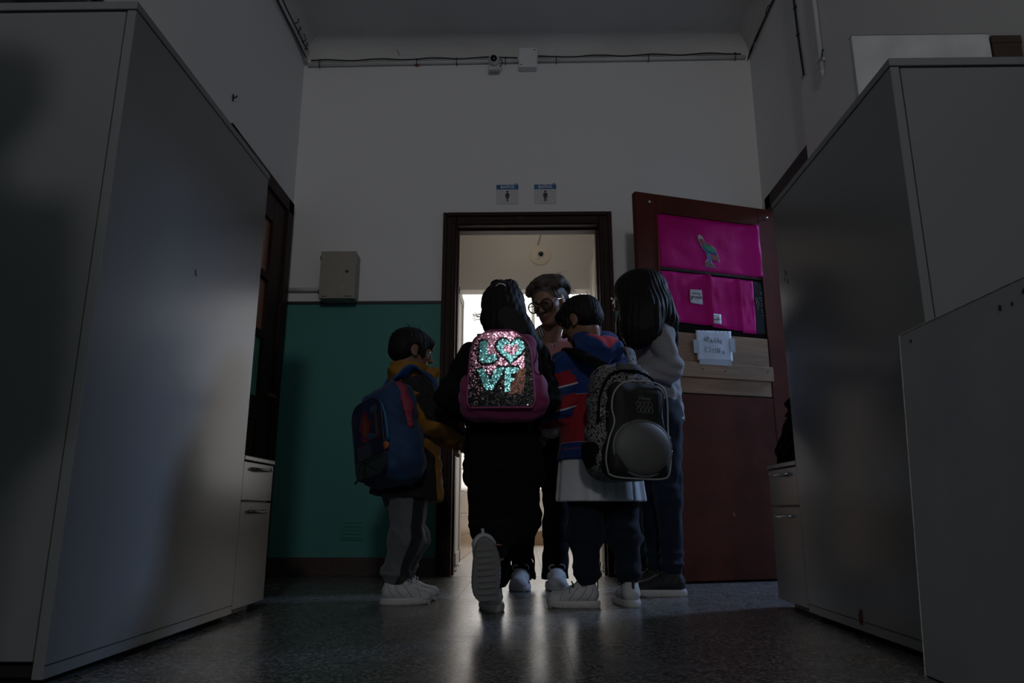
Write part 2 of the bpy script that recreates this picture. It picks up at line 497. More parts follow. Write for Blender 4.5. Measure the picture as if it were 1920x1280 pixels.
# far wall with a wide frosted window over a low wall and a brown skirting
BX0, BX1, BZ0, BZ1 = -1.30, 1.50, 0.55, 3.02
fb = MB(); fb.box((-1.5, FY, 0), (BX0, FY + 0.12, 3.08)); fb.box((BX1, FY, 0), (1.7, FY + 0.12, 3.08)); fb.box((BX0, FY, 0), (BX1, FY + 0.12, BZ0)); fb.box((BX0, FY, BZ1), (BX1, FY + 0.12, 3.08))
struct(fb.build('wall_bathroom_far', M_white))
struct(MB().box((-1.5, FY - 0.015, 0), (1.7, FY, 0.15), bev=0.004).build('baseboard_bathroom', mat('brown_skirting_tile', (0.30, 0.19, 0.12), 0.4)))
sw = MB(); sw.box((-1.62, VY1, 0), (-1.5, FY + 0.12, 3.08)); struct(sw.build('wall_bathroom_side_left', M_white))
sw = MB(); sw.box((1.7, VY1, 0), (1.82, FY + 0.12, 3.08)); struct(sw.build('wall_bathroom_side_right', M_white))
M_glow = mat('daylit_frosted_glass', (0.85, 0.87, 0.9), 0.4, emit=((1.0, 0.975, 0.94), BATH_EMIT))
wf = MB()
for z in (BZ0, BZ1 - 0.05): wf.box((BX0, FY - 0.02, z), (BX1, FY + 0.05, z + 0.05))
nx = 2
for k in range(nx + 1):
    xx = BX0 + (BX1 - BX0 - 0.04) * k / nx
    wf.box((xx, FY - 0.02, BZ0), (xx + 0.04, FY + 0.05, BZ1))
window_2 = struct(wf.build('window_2', mat('white_window_paint', (0.8, 0.8, 0.8), 0.4)))
for k in range(nx):
    xx = BX0 + (BX1 - BX0 - 0.04) * k / nx + 0.04; xe = BX0 + (BX1 - BX0 - 0.04) * (k + 1) / nx
    MB().box((xx, FY + 0.005, BZ0 + 0.05), (xe, FY + 0.012, BZ1 - 0.05)).build('pane', M_glow, window_2)
# tiled partition on the left inside the bathroom, tiles as pieces
M_btile = mat('beige_wall_tile', (0.60, 0.45, 0.34), 0.22, spec=0.5, noise=(6, (0.66, 0.50, 0.38), 3))
M_grout = mat('tile_grout', (0.35, 0.26, 0.19), 0.8)
part_wall = struct(MB().box((-0.60, VY1 + 0.12, 0), (-0.500, 7.05, 1.55)).build('wall_tiled_partition', M_grout))
tme = MB().box((0, 0.002, 0.002), (0.008, 0.248, 0.168), bev=0.002).mesh('tile'); tme.materials.append(M_btile)
for j in range(7):
    for i in range(9):
        o = link_mesh('tile', tme, None, part_wall); o.location = (-0.500, VY1 + 0.125 + j * 0.2435, i * 0.1705)
struct(MB().box((-0.61, VY1 + 0.12, 1.545), (-0.485, 7.06, 1.575), bev=0.004).build('trim_2', M_white))
# ================================================================== furniture and fittings
M_lam = mat('grey_white_laminate', (0.205, 0.208, 0.213), 0.24, spec=0.3, bump=(220, 0.02, 0.0006))
M_lam2 = mat('edge_laminate', (0.19, 0.19, 0.195), 0.4)
M_gap = mat('dark_gap', (0.01, 0.01, 0.01), 0.9)
M_steel = mat('brushed_steel', (0.55, 0.54, 0.52), 0.32, metal=1.0)
M_smudge = mat('scuff_mark', (0.03, 0.03, 0.03), 0.8)
M_rust = mat('rust_stain', (0.16, 0.05, 0.03), 0.9)

def blot(name, parent, M, pts, m):
    return MB().prism(pts, 0.0008, M).build(name, m, parent)

def tall_cabinet(side, x_face, y0, y1, z1, label):
    """side -1: stands against the left wall and turns its side panel to +x; +1: mirrored"""
    s = -side
    depth = abs((XL if side < 0 else XR - 0.036) - x_face) - 0.008
    root = thing('tall_cabinet', label, 'cabinet', (x_face, y0, 0), group=None)
    X = lambda a: -s * a           # a: distance from the corridor face towards the wall
    def bx(b, a0, a1, yy0, yy1, zz0, zz1, bev=0.0015):
        xs = sorted((X(a0), X(a1)))
        b.box((xs[0], yy0, zz0), (xs[1], yy1, zz1), bev)
        return b
    L_ = y1 - y0
    bx(MB(), 0, 0.024, 0, L_, 0.020, z1 - 0.024).build('side_panel', M_lam, root)
    bx(MB(), depth - 0.024, depth, 0, L_, 0.020, z1 - 0.024).build('side_panel', M_lam, root)
    bx(MB(), -0.003, depth, -0.004, L_ + 0.003, z1 - 0.0235, z1).build('top_board', M_lam, root)
    bx(MB(), 0.024, depth - 0.024, L_ - 0.02, L_, 0.02, z1 - 0.026).build('back_panel', M_lam2, root)
    bx(MB(), 0.024, depth - 0.024, 0.03, L_ - 0.02, 0.02, 0.05).build('bottom_board', M_lam2, root)
    bx(MB(), 0.03, depth - 0.03, 0.05, L_ - 0.03, 0.0, 0.02).build('plinth', M_gap, root)
    bx(MB(), -0.0012, 0.0, 0.002, L_ - 0.002, 0.0470, 0.0485, 0).build('panel_seam', M_gap, root)
    bx(MB(), 0.0265, depth - 0.0265, 0.0, 0.019, 0.055, z1 - 0.028).build('door', M_lam, root)
    bx(MB(), 0.024, depth - 0.024, 0.022, 0.03, 0.02, z1 - 0.026).build('gap_shade_sheet', M_gap, root)  # near-black sheet standing in for the shade behind the door gaps
    return root

cabL = tall_cabinet(-1, -1.0, 1.575, 2.548, 1.645, 'tall pale grey cabinet against the left wall, side panel catching bluish light')
RX = Matrix.Rotation(PI / 2, 4, 'Y')
blot('scuff_mark', cabL, Matrix.Translation((0.0002, 0.467, 1.064)) @ RX, [(-.012, -.004), (-.004, -.007), (.007, .001), (.010, .006), (.0, .005)], M_smudge)
cabR = tall_cabinet(1, 0.98, 1.70, 2.63, 1.54, 'tall pale grey cabinet against the right wall, rust stain low on its side')
blot('rust_stain', cabR, Matrix.Translation((-0.001, 0.53, 0.060)) @ RX, [(-.022, -.010), (-.018, .004), (0.0, .014), (.022, .012), (.024, -.006), (.004, -.013)], M_rust)
for dy, dz in ((0.862, 1.234), (0.85, 1.222), (0.843, 1.19), (0.872, 1.21)):
    blot('scuff_mark', cabR, Matrix.Translation((-0.001, dy, dz)) @ RX, [(-.010, -.002), (.002, -.003), (.010, .001), (-.002, .003)], M_smudge)

def pedestal(side, x_face, y0, y1, zt, zs, label, group=None):
    s = -side
    root = thing('drawer_unit', label, 'drawer unit', (x_face, y0, 0), group=group)
    depth = abs((XL if side < 0 else XR - 0.036) - x_face) - 0.03
    X = lambda a: -s * a
    def bx(b, a0, a1, yy0, yy1, zz0, zz1, bev=0.0015):
        xs = sorted((X(a0), X(a1))); b.box((xs[0], yy0, zz0), (xs[1], yy1, zz1), bev); return b
    L_ = y1 - y0
    bx(bx(bx(MB(), 0.02, depth, 0.0, L_, 0.03, zt - 0.02), 0.05, depth - 0.03, 0.03, L_ - 0.03, 0.0, 0.03), 0.0195, 0.021, 0.002, L_ - 0.002, 0.032, zt - 0.022, 0).build('carcass', M_lam2, root)
    bx(MB(), -0.004, depth, -0.003, L_ + 0.003, zt - 0.018, zt, 0.003).build('top_board', M_lam, root)
    for (za, zb, hz) in ((zs + 0.003, zt - 0.021, 0.507 - 0.551 + zt), (0.030, zs - 0.003, zs - 0.036)):
        d = bx(MB(), 0.0, 0.019, 0.003, L_ - 0.003, za, zb, 0.002).build('drawer', M_lam, root)
        c = L_ * 0.5
        ha = 0.068
        pts = catmull([(X(0.0), c - ha, hz), (X(-0.016), c - ha + 0.008, hz - 0.001), (X(-0.024), c, hz - 0.003), (X(-0.016), c + ha - 0.008, hz - 0.001), (X(0.0), c + ha, hz)], 5)
        MB().tube(pts, 0.0055, 8).build('handle', M_steel if side > 0 else mat('dark_pewter', (0.10, 0.10, 0.10), 0.4, metal=0.8), d, smooth=True)
        if zb > 0.45:
            MB().lathe([(0, 0.004), (0.007, 0.004), (0.009, 0.0)], 16, Matrix.Translation((X(0.0), L_ - 0.022 if side < 0 else L_ - 0.022, zb - 0.016)) @ Matrix.Rotation(PI / 2 * s, 4, 'Y')).build('lock', M_steel, d, smooth=True)
    return root
pedestal(-1, -1.003, 2.552, 2.862, 0.556, 0.395, 'low grey two drawer unit beyond the left tall cabinet')
pedestal(1, 0.983, 2.634, 2.944, 0.540, 0.378, 'low grey two drawer unit under the black cloth bag')

# leaning board in the right foreground
bd = thing('board', 'large worn grey board standing on edge against the right tall cabinet', 'board', (0.894, 0.80, 0))
lean = math.atan2(0.040, 0.79)
Mb = Matrix.Rotation(lean, 4, 'Y')
M_board = mat('worn_board', (0.34, 0.35, 0.37), 0.5, spec=0.4, noise=(3.0, (0.28, 0.29, 0.32), 7), bump=(9, 0.15, 0.003))
MB().box((0.0012, 0.003, 0.002), (0.036, 0.942, 0.787), 0.002, Mb).build('core', M_board, bd)
M_bedge = mat('chipped_board_edge', (0.55, 0.54, 0.52), 0.6, noise=(90, (0.36, 0.35, 0.34), 4), bump=(120, 0.5, 0.003))
eb = MB(); eb.box((0, 0.941, 0), (0.037, 0.945, 0.790), 0.0015, Mb); eb.box((0, 0, 0.786), (0.037, 0.945, 0.790), 0.0015, Mb); eb.build('edge_band', M_bedge, bd)
for dy, dz, k in ((0.478, 0.788 - 0.022, 1.0), (0.49, 0.760, 0.6), (0.56, 0.748, 0.7), (0.525, 0.746, 0.5), (0.89, 0.76, 0.5)):
    MB().prism([(-.010 * k, -.003 * k), (.004 * k, -.007 * k), (.011 * k, .002 * k), (-.002 * k, .007 * k)], 0.0008, Mb @ Matrix.Translation((0.0004, dy, dz)) @ Matrix.Rotation(-PI / 2, 4, 'Y')).build('scuff_mark', M_smudge, bd)

# boxes on top of the cabinets
wb_ = thing('white_board', 'white mottled board standing upright on top of the right tall cabinet', 'board', (1.185, 1.89, 1.5405))
MB().box((-0.203, -0.010, 0), (0.203, 0.010, 0.205), 0.0015).build('panel', mat('white_card', (0.60, 0.61, 0.62), 0.7, noise=(9, (0.46, 0.47, 0.48), 8)), wb_)
MB().box((-0.2035, -0.0105, 0.2045), (0.2035, 0.0105, 0.2065), 0.0005).build('edge_strip', M_lam2, wb_)
db = thing('brown_box', 'dark brown box beside the white board on the right cabinet', 'box', (1.451, 1.99, 1.5405))
MB().box((-0.056, -0.11, 0), (0.030, 0.11, 0.19), 0.003).build('body', mat('brown_card', (0.05, 0.030, 0.022), 0.8), db)
MB().box((-0.058, -0.112, 0.172), (0.032, 0.112, 0.200), 0.003).build('lid', MATS['brown_card'], db)
kb = thing('dark_case', 'flat black case lying on top of the left tall cabinet', 'case', (-1.29, 1.80, 1.6455))
MB().box((-0.17, -0.20, 0), (0.15, 0.18, 0.07), 0.012, seg=2).build('body', M_black, kb)
MB().box((-0.172, -0.202, 0.036), (0.152, 0.182, 0.040), 0.001).build('seam', M_gap, kb)
MB().tube(catmull([(-0.05, -0.20, 0.038), (-0.045, -0.23, 0.038), (0.0, -0.236, 0.038), (0.045, -0.23, 0.038), (0.05, -0.20, 0.038)], 5), 0.006).build('handle', M_black, kb, True)

# --- electrical box with its conduit stub
pb = thing('electrical_box', 'beige metal electrical box on the wall above the green dado', 'electrical box', (-1.14, YB, 1.62))
M_beige = mat('beige_enamel', (0.34, 0.315, 0.27), 0.45, noise=(30, (0.31, 0.285, 0.24), 4))
MB().box((-0.110, -0.105, 0.0), (0.103, -0.0005, 0.300), 0.004).build('case', M_beige, pb)
dr = MB().box((-0.114, -0.122, -0.002), (0.106, -0.105, 0.302), 0.004, seg=2).build('door', M_beige, pb)
MB().lathe([(0, 0.004), (0.0085, 0.004), (0.010, 0)], 16, Matrix.Translation((0.052, -0.122, 0.170)) @ Matrix.Rotation(PI / 2, 4, 'X')).build('lock', M_black, dr)
for hz in (0.04, 0.26):
    MB().tube([(-0.115, -0.112, hz - 0.015), (-0.115, -0.112, hz + 0.015)], 0.005).build('hinge', M_black, dr)
for x0, w in ((-0.092, 0.030), (0.045, 0.044)):
    for k in range(3):
        MB().box((x0 + k * w / 3, -0.1228, 0.008), (x0 + (k + 0.66) * w / 3, -0.1222, 0.014)).build('stamped_mark', M_gap, dr)
cs = thing('conduit_stub', 'short white conduit running from left corner to the beige box', 'conduit', (-1.37, YB - 0.018, 1.707))
MB().tube([(-0.118, 0, 0), (0.112, 0, 0)], 0.0145, 12).build('pipe', M_conduit, cs, True)
MB().tube([(0.098, 0, 0), (0.116, 0, 0)], 0.019, 12).build('coupling', M_black, cs, True)

# --- vent grille in the dado
vg = thing('vent_grille', 'small teal painted vent grille low in the green dado', 'vent', (-1.0, YB, 0.255))
M_teal = mat('teal_paint', (0.05, 0.25, 0.19), 0.5)
MB().box((-0.068, -0.008, -0.058), (0.068, -0.0003, 0.058), 0.002).build('plate', M_teal, vg)
for k in range(5):
    MB().box((-0.056, -0.014, -0.046 + k * 0.021), (0.056, -0.007, -0.036 + k * 0.021), 0.002, Matrix.Identity(4)).build('louvre', M_teal, vg)

# --- high-level conduits, cables, camera, junction box
pc = thing('back_conduit', 'white conduit with a tied black cable along the top of the back wall', 'conduit', (0.02, YB - 0.016, 3.312))
MB().tube([(-1.48, 0, -0.012), (-0.25, 0, 0.0), (-0.053, 0, 0.0016)], 0.0135, 10).build('pipe', M_conduit, pc, True)
MB().tube([(0.074, 0, 0.0026), (0.7, 0, 0.006), (1.47, 0, 0.012)], 0.0135, 10).build('pipe', M_conduit, pc, True)
for xx in (-1.40, -0.74, -0.47, -0.24, -0.14, 0.20, 0.82, 1.40):
    z = -0.012 + (xx + 1.48) / 2.96 * 0.024
    MB().tube(catmull([(xx, 0.012, z - 0.02), (xx, -0.016, z - 0.014), (xx, -0.018, z + 0.022), (xx, 0.012, z + 0.036)], 4), 0.0028, 6).build('cable_tie', M_black, pc)
for ka, kb in ((0, 15), (16, 30)):
    pts = [(-1.46 + k * 0.1 + (-0.062 if k == 16 else 0), -0.004, 0.028 - 0.010 + 0.02 * k / 30 + 0.006 * math.sin(k * 1.7)) for k in range(ka, kb)]
    MB().tube(catmull(pts, 3), 0.0048, 6).build('cable', M_black, pc, True)
MB().tube(catmull([(-0.86, -0.002, 0.055), (-0.88, -0.002, 0.095), (-0.90, -0.002, 0.110)], 4), 0.0012, 5).build('loose_wire', M_black, pc)
MB().box((-0.755, -0.006, -0.024), (-0.722, 0.004, -0.010), 0.003).build('cable_clip', mat('orange_clip', (0.35, 0.06, 0.02), 0.5), pc)
lc = thing('side_conduit', 'pale conduit along the top of the left wall with cables', 'conduit', (XL + 0.018, 4.2, 3.36))
MB().tube([(0, 0.03, -0.045), (0, -0.02, -0.01), (0, -0.15, 0.0), (0, -4.6, 0.0)], 0.013, 10).build('pipe', M_conduit, lc, True)
for k_, (dz, r) in enumerate(((-0.028, 0.0055), (0.026, 0.0045))):
    pts = [(0.006 + 0.004 * k_, 0.0 - i * 0.22, dz + 0.007 * math.sin(i * 2.1 + k_)) for i in range(20)]
    MB().tube(catmull(pts, 3), r, 6).build('cable', M_black, lc, True)
for (dy, dz, s_) in ((-0.05, 0.02, 1), (-0.12, 0.035, -1), (-0.2, 0.03, 1), (-0.28, 0.05, -1)):
    MB().tube(catmull([(0.01, dy, dz - 0.03), (0.03, dy - 0.02 * s_, dz), (0.024, dy + 0.02, dz + 0.03), (0.012, dy + 0.01 * s_, dz + 0.045)], 4), 0.003, 5).build('loose_wire', M_black, lc)
rc_ = thing('corner_cable', 'black cable looping along the top of the right wall', 'cable', (XR - 0.012, 4.2, 3.35))
pts = [(-0.004, 0.03, -0.035), (0, -0.03, -0.025), (0, -0.12, 0.0), (0, -0.3, 0.005)] + [(0, -0.3 - 0.25 * i, 0.005 + 0.008 * math.sin(i * 1.9)) for i in range(1, 15)]
MB().tube(catmull(pts, 4), 0.006, 6).build('cable', M_black, rc_, True)
pts = [(-0.01, 0.02, -0.05), (-0.008, -0.06, -0.02), (-0.006, -0.16, -0.03), (-0.004, -0.3, 0.0)]
MB().tube(catmull(pts, 5), 0.004, 6).build('loose_wire', M_black, rc_, True)
MB().tube(catmull([(-0.006, -0.36, 0.0), (-0.02, -0.38, -0.01), (-0.02, -0.42, 0.0), (-0.004, -0.43, 0.01)], 5), 0.003, 6).build('cable_tie', M_black, rc_, True)

dw = thing('hanging_cable', 'thin black cable hanging down the right wall, frayed at its end', 'cable', (XR - 0.044, 3.36, 2.60))
MB().tube(catmull([(0, -0.004, 0.0), (0, 0.0, 0.06), (0, 0.012, 0.22), (0, 0.018, 0.42), (0, 0.03, 0.84)], 5), 0.0055, 6).build('cable', M_black, dw, True)
for a in (-0.02, 0.012):
    MB().tube([(0, -0.004, 0.02), (-0.004, a, -0.012 - 0.3 * abs(a))], 0.0022, 5).build('frayed_end', M_black, dw)
for z in (0.25, 0.42, 0.6):
    MB().box((-0.006, 0.004, z), (0.006, 0.028, z + 0.012), 0.002).build('cable_clip', M_black, dw)
wp = thing('wall_pipe', 'white pipe dropping down the right wall to a bracket', 'pipe', (XR - 0.052, 3.13, 2.47))
MB().tube([(0, 0, 0.0), (0, 0, 0.945)], 0.0125, 10).build('pipe', M_conduit, wp, True)
MB().tube([(0, 0, -0.035), (0, 0, 0.0)], [0.003, 0.0125], 10).build('tip', M_conduit, wp, True)
MB().box((-0.014, -0.022, 0.045), (0.015, 0.022, 0.062), 0.003).build('bracket', M_conduit, wp)
MB().tube(catmull([(-0.004, -0.02, 0.05), (-0.02, -0.06, 0.045), (-0.02, -0.075, 0.065), (-0.006, -0.05, 0.075)], 5), 0.0028, 6).build('wire_hook', M_black, wp, True)

cm = thing('security_camera', 'small white dome camera on the back wall under the conduit', 'camera', (-0.196, YB - 0.054, 3.272))
MB().box((-0.038, -0.012, -0.055), (0.038, 0.0195, 0.040), 0.008, seg=2).build('bracket', M_conduit, cm)
Mc = Matrix.Translation((0, -0.012, 0.008)) @ Matrix.Rotation(PI / 2 + 0.25, 4, 'X')
MB().lathe([(0.038, 0), (0.038, 0.015), (0.034, 0.034), (0.024, 0.048), (0.022, 0.05)], 24, Mc).build('housing', M_conduit, cm, True)
MB().lathe([(0.0, 0.054), (0.010, 0.053), (0.0215, 0.048), (0.0225, 0.043)], 20, Mc).build('lens', mat('black_glass', (0.004, 0.004, 0.005), 0.08), cm, True)
MB().tube(catmull([(0.03, -0.01, 0.02), (0.052, -0.015, 0.01), (0.05, -0.012, -0.02), (0.036, -0.008, -0.034)], 5), 0.003, 6).build('lead', M_black, cm, True)
M_jb = mat('junction_box_white', (0.74, 0.74, 0.75), 0.5)
jb = thing('junction_box', 'square white junction box on the back wall conduit', 'junction box', (0.029, YB, 3.312))
MB().box((-0.058, -0.050, -0.072), (0.060, -0.0004, 0.070), 0.008, seg=2).build('case', M_jb, jb)
jl = MB().box((-0.060, -0.058, -0.074), (0.062, -0.050, 0.072), 0.008, seg=2).build('lid', M_jb, jb)
for sx, sz in ((-0.045, -0.055), (0.045, 0.055)):
    MB().box((sx - 0.006, -0.0595, sz - 0.003), (sx + 0.006, -0.0578, sz + 0.003), 0.0005, None).build('screw', M_black, jl)

# small nail on the left wall
nl = thing('wall_nail', 'small dark nail in the left wall above the cabinet', 'nail', (XL, 3.233, 2.42))
MB().tube([(0.0, 0, 0), (0.018, 0, 0.002), (0.022, 0, 0.012)], 0.004, 6).build('shank', M_black, nl)
MB().box((0.0005, -0.008, -0.02), (0.004, 0.008, 0.02), 0.002).build('plate', M_smudge, nl)

# round plate over the bathroom lintel
rp = thing('round_plate', 'round white plate with a dark hole on the bathroom lintel', 'ceiling rose', (0.124, VY1, 2.289))
Mr = Matrix.Rotation(PI / 2, 4, 'X')
MB().lathe([(0, 0.010), (0.070, 0.010), (0.082, 0.006), (0.086, 0.0005)], 36, Mr).build('plate', mat('cream_plate', (0.80, 0.74, 0.62), 0.5), rp, True)
MB().lathe([(0, 0.016), (0.017, 0.016), (0.019, 0.009)], 20, Matrix.Translation((0.006, 0, 0.008)) @ Mr).build('socket', M_black, rp, True)
MB().lathe([(0.019, 0.014), (0.028, 0.012), (0.030, 0.009)], 20, Matrix.Translation((0.004, 0, 0.006)) @ Mr).build('collar', M_conduit, rp, True)
MB().lathe([(0, 0.0115), (0.004, 0.0115)], 8, Matrix.Translation((-0.018, 0, -0.032)) @ Mr).build('screw', M_black, rp)
MB().tube(catmull([(-0.018, -0.006, 0.085), (-0.006, -0.005, 0.13), (0.004, -0.005, 0.18), (-0.004, -0.005, 0.24)], 5), 0.0035, 6).build('lead', mat('old_wire', (0.35, 0.28, 0.2), 0.6), rp, True)
# white cubicle door folded against the left bathroom wall
cd = thing('cubicle_door', 'white framed cubicle door inside the bathroom on the left', 'door', (-0.478, 4.80, 0.015))
MB().box((-0.010, 0, 0), (0.010, 0.40, 1.90), 0.002).build('panel', M_white, cd)
fr_ = MB()
for a, b_, c, d in ((0, 0.06, 0, 1.9), (0.34, 0.40, 0, 1.9), (0, 0.4, 1.84, 1.9), (0, 0.4, 0, 0.08)):
    fr_.box((0.0098, a, c), (0.019, b_, d), 0.002)
fr_.build('frame', M_white, cd)
MB().tube([(0.015, 0.35, 0.95), (0.045, 0.35, 0.95), (0.045, 0.29, 0.95)], 0.007).build('handle', M_steel, cd, True)

cp = thing('cubicle_partition', 'white frosted partition panel inside the bathroom on the right', 'partition', (0.508, 4.46, 0.0))
MB().box((-0.008, 0, 0.03), (0.008, 0.98, 2.16), 0.002).build('panel', M_white, cp)
for yy in (0.0, 0.32, 0.64, 0.94):
    MB().box((-0.014, yy, 0.0), (0.012, yy + 0.035, 2.18), 0.003).build('upright', M_white, cp)
# --- BAÑOS signs
M_acryl = mat('white_acrylic', (0.62, 0.61, 0.64), 0.3, coat=0.3)
M_blue = mat('sign_blue', (0.012, 0.13, 0.33), 0.35)
M_pict = mat('pictogram_black', (0.012, 0.012, 0.010), 0.5)
M_wlet = mat('letter_white', (0.7, 0.72, 0.75), 0.5)
def ell(cx, cz, rx, rz, n=20):
    return [(cx + rx * math.cos(2 * PI * k / n), cz + rz * math.sin(2 * PI * k / n)) for k in range(n)]
def sign(x, woman, label):
    s = thing('restroom_sign', label, 'sign', (x, YB, 2.347), group=None)
    F = lambda d: Matrix.Translation((0, -d, 0)) @ Matrix.Rotation(PI / 2, 4, 'X')
    out = []
    w, h, r = 0.072, 0.067, 0.008
    for cx, cz, a0 in ((w - r, h - r, 0), (-w + r, h - r, 90), (-w + r, -h + r, 180), (w - r, -h + r, 270)):
        for k in range(5):
            a = math.radians(a0 + k * 22.5); out.append((cx + r * math.cos(a), cz + r * math.sin(a)))
    MB().prism(out, 0.004, F(0.0006)).build('plate', M_acryl, s)
    MB().prism([(-0.071, 0.034), (0.071, 0.034), (0.071, 0.066), (-0.071, 0.066)], 0.0012, F(0.0046)).build('header', M_blue, s)
    text_mesh('lettering', 'BAÑOS', 0.027, M_wlet, s, Matrix.Translation((0.0, -0.0064, 0.0495)) @ Matrix.Rotation(PI / 2, 4, 'X'), bold=0.0006)
    MB().prism([(0.046, 0.062), (0.049, 0.072), (0.056, 0.077), (0.063, 0.073), (0.066, 0.062)], 0.0022, F(0.0048)).build('emblem', M_blue, s)
    MB().prism([(0.052, 0.063), (0.056, 0.073), (0.0575, 0.073), (0.060, 0.063), (0.0575, 0.063), (0.0567, 0.068), (0.0545, 0.063)], 0.001, F(0.0071)).build('emblem_mark', MATS['letter_white'], s)
    p = MB()
    p.prism(ell(0, 0.0175, 0.0072, 0.0072), 0.001, F(0.0046))
    if woman:
        p.prism([(-.008, .0075), (.008, .0075), (.0115, .003), (.0165, -.016), (.0125, -.018), (.0085, -.006), (.0072, -.004), (.0105, -.027), (.0065, -.0275), (.0055, -.053), (.0015, -.053), (.001, -.0275), (-.001, -.0275), (-.0015, -.053), (-.0055, -.053), (-.0065, -.0275), (-.0105, -.027), (-.0072, -.004), (-.0085, -.006), (-.0125, -.018), (-.0165, -.016), (-.0115, .003)], 0.001, F(0.0046))
    else:
        p.prism([(-.010, .0075), (.010, .0075), (.0138, .004), (.0150, -.022), (.0112, -.022), (.0095, -.003), (.0088, -.053), (.0035, -.053), (.001, -.024), (-.001, -.024), (-.0035, -.053), (-.0088, -.053), (-.0095, -.003), (-.0112, -.022), (-.0150, -.022), (-.0138, .004)], 0.001, F(0.0046))
    p.build('pictogram', M_pict, s)
sign(-0.107, True, 'white and blue BAÑOS sign with woman pictogram')
sign(0.137, False, 'white and blue BAÑOS sign with man pictogram')

# --- the open wooden door leaf with planks and papers
ANG = math.atan2(0.29, 0.898)
LEAF = Matrix.Translation((0.629, 3.75, 0.012)) @ Matrix.Rotation(ANG, 4, 'Z')
M_red = mat('reddish_door_wood', (0.090, 0.022, 0.012), 0.6, spec=0.12, noise=(7, (0.064, 0.016, 0.009), 6), bump=(30, 0.15, 0.002))
def grain_wood(name, a, b, rough=0.6):
    m = mat(name, a, rough, spec=0.3)
    nt = m.node_tree; N = nt.nodes; L = nt.links
    tc = N.new('ShaderNodeTexCoord'); mp = N.new('ShaderNodeMapping'); mp.inputs['Scale'].default_value = (1.2, 8, 14)
    n = N.new('ShaderNodeTexNoise'); n.inputs['Scale'].default_value = 4; n.inputs['Detail'].default_value = 7; n.inputs['Distortion'].default_value = 0.6
    L.new(tc.outputs['Object'], mp.inputs[0]); L.new(mp.outputs[0], n.inputs['Vector'])
    ramp_on(m, n.outputs['Fac'], [(0.3, a), (0.7, b)], 'LINEAR')
    bn = N.new('ShaderNodeBump'); bn.inputs['Strength'].default_value = 0.2; bn.inputs['Distance'].default_value = 0.002
    L.new(n.outputs['Fac'], bn.inputs['Height']); L.new(bn.outputs['Normal'], N['Principled BSDF'].inputs['Normal'])
    return m
M_plank = grain_wood('bare_plank', (0.20, 0.118, 0.062), (0.28, 0.17, 0.098))
lb = MB()
W_, H_ = 0.944, 2.117
lb.box((0, 0, 0), (0.128, 0.040, H_), 0.003); lb.box((0.808, 0, 0), (W_, 0.040, H_), 0.003); lb.box((0.128, 0, 2.010), (0.808, 0.040, H_), 0.003)
lb.box((0.128, 0.001, 0), (0.808, 0.040, 0.965), 0.002)
door_4 = struct(lb.build('door_4', M_red)); door_4.matrix_world = LEAF
def on_leaf(b, name, m, parent=None, smooth=False):
    return b.build(name, m, parent if parent else door_4, smooth)
on_leaf(MB().box((0.126, 0.016, 1.318), (0.81, 0.024, 2.012)), 'backing_panel', mat('black_backing', (0.008, 0.007, 0.007), 0.8, spec=0.1))
gb = MB(); gb.box((0.128, 0.004, 1.664), (0.81, 0.0155, 1.682), 0.002); on_leaf(gb, 'glazing_bar', M_darkwood)
bead = MB(); bead.box((0.124, -0.003, 1.316), (0.134, 0.012, 2.016), 0.002); bead.box((0.803, -0.003, 1.316), (0.813, 0.012, 2.016), 0.002); bead.box((0.126, -0.003, 2.004), (0.812, 0.012, 2.014), 0.002)
on_leaf(bead, 'bead', M_red)
def plank(x0, x1, z0, z1, y0, y1, tilt):
    o = on_leaf(MB().box((x0, y0, z0), (x1, y1, z1), 0.003, Matrix.Rotation(tilt, 4, 'Y')), 'plank', M_plank)
    return o
plank(0.118, 0.806, 1.138, 1.310, 0.002, 0.022, 0.0)
p2 = plank(0.116, 0.815, 1.060, 1.142, -0.013, 0.006, 0.001)
plank(0.118, 0.806, 0.972, 1.060, 0.002, 0.022, 0.0)
for (x, z) in ((0.36, 1.105), (0.50, 1.102), (0.78, 1.115), (0.17, 1.10)):
    MB().prism(ell(x, z, 0.006, 0.004, 10), 0.0012, Matrix.Translation((0, -0.0130, 0)) @ Matrix.Rotation(PI / 2, 4, 'X')).build('knot', mat('knot', (0.05, 0.03, 0.02), 0.7), p2)
for (x, z) in ((0.087, 2.053), (0.864, 2.052)):
    b = MB().tube(catmull([(x, 0.001, z), (x, -0.015, z), (x - 0.010, -0.022, z + 0.004), (x - 0.012, -0.016, z - 0.008)], 5), 0.0038, 8)
    on_leaf(b, 'screw_hook', M_steel, None, True)
on_leaf(MB().lathe([(0, 0.003), (0.008, 0.0025), (0.010, 0)], 12, Matrix.Translation((0.50, 0.0, 0.33)) @ Matrix.Rotation(PI / 2, 4, 'X')), 'nail_head', M_rust)
for z in (0.25, 1.05, 1.85):
    on_leaf(MB().tube([(W_ + 0.004, 0.020, z - 0.05), (W_ + 0.004, 0.020, z + 0.05)], 0.008, 10), 'hinge', mat('old_hinge', (0.05, 0.035, 0.03), 0.5, metal=0.6), None, True)
b = MB(); b.box((0.045, -0.006, 0.98), (0.085, 0.0, 1.16), 0.003); b.tube([(0.065, 0, 1.09), (0.065, -0.05, 1.09), (0.13, -0.055, 1.088)], 0.009)
on_leaf(b, 'door_handle', M_steel, None, True)

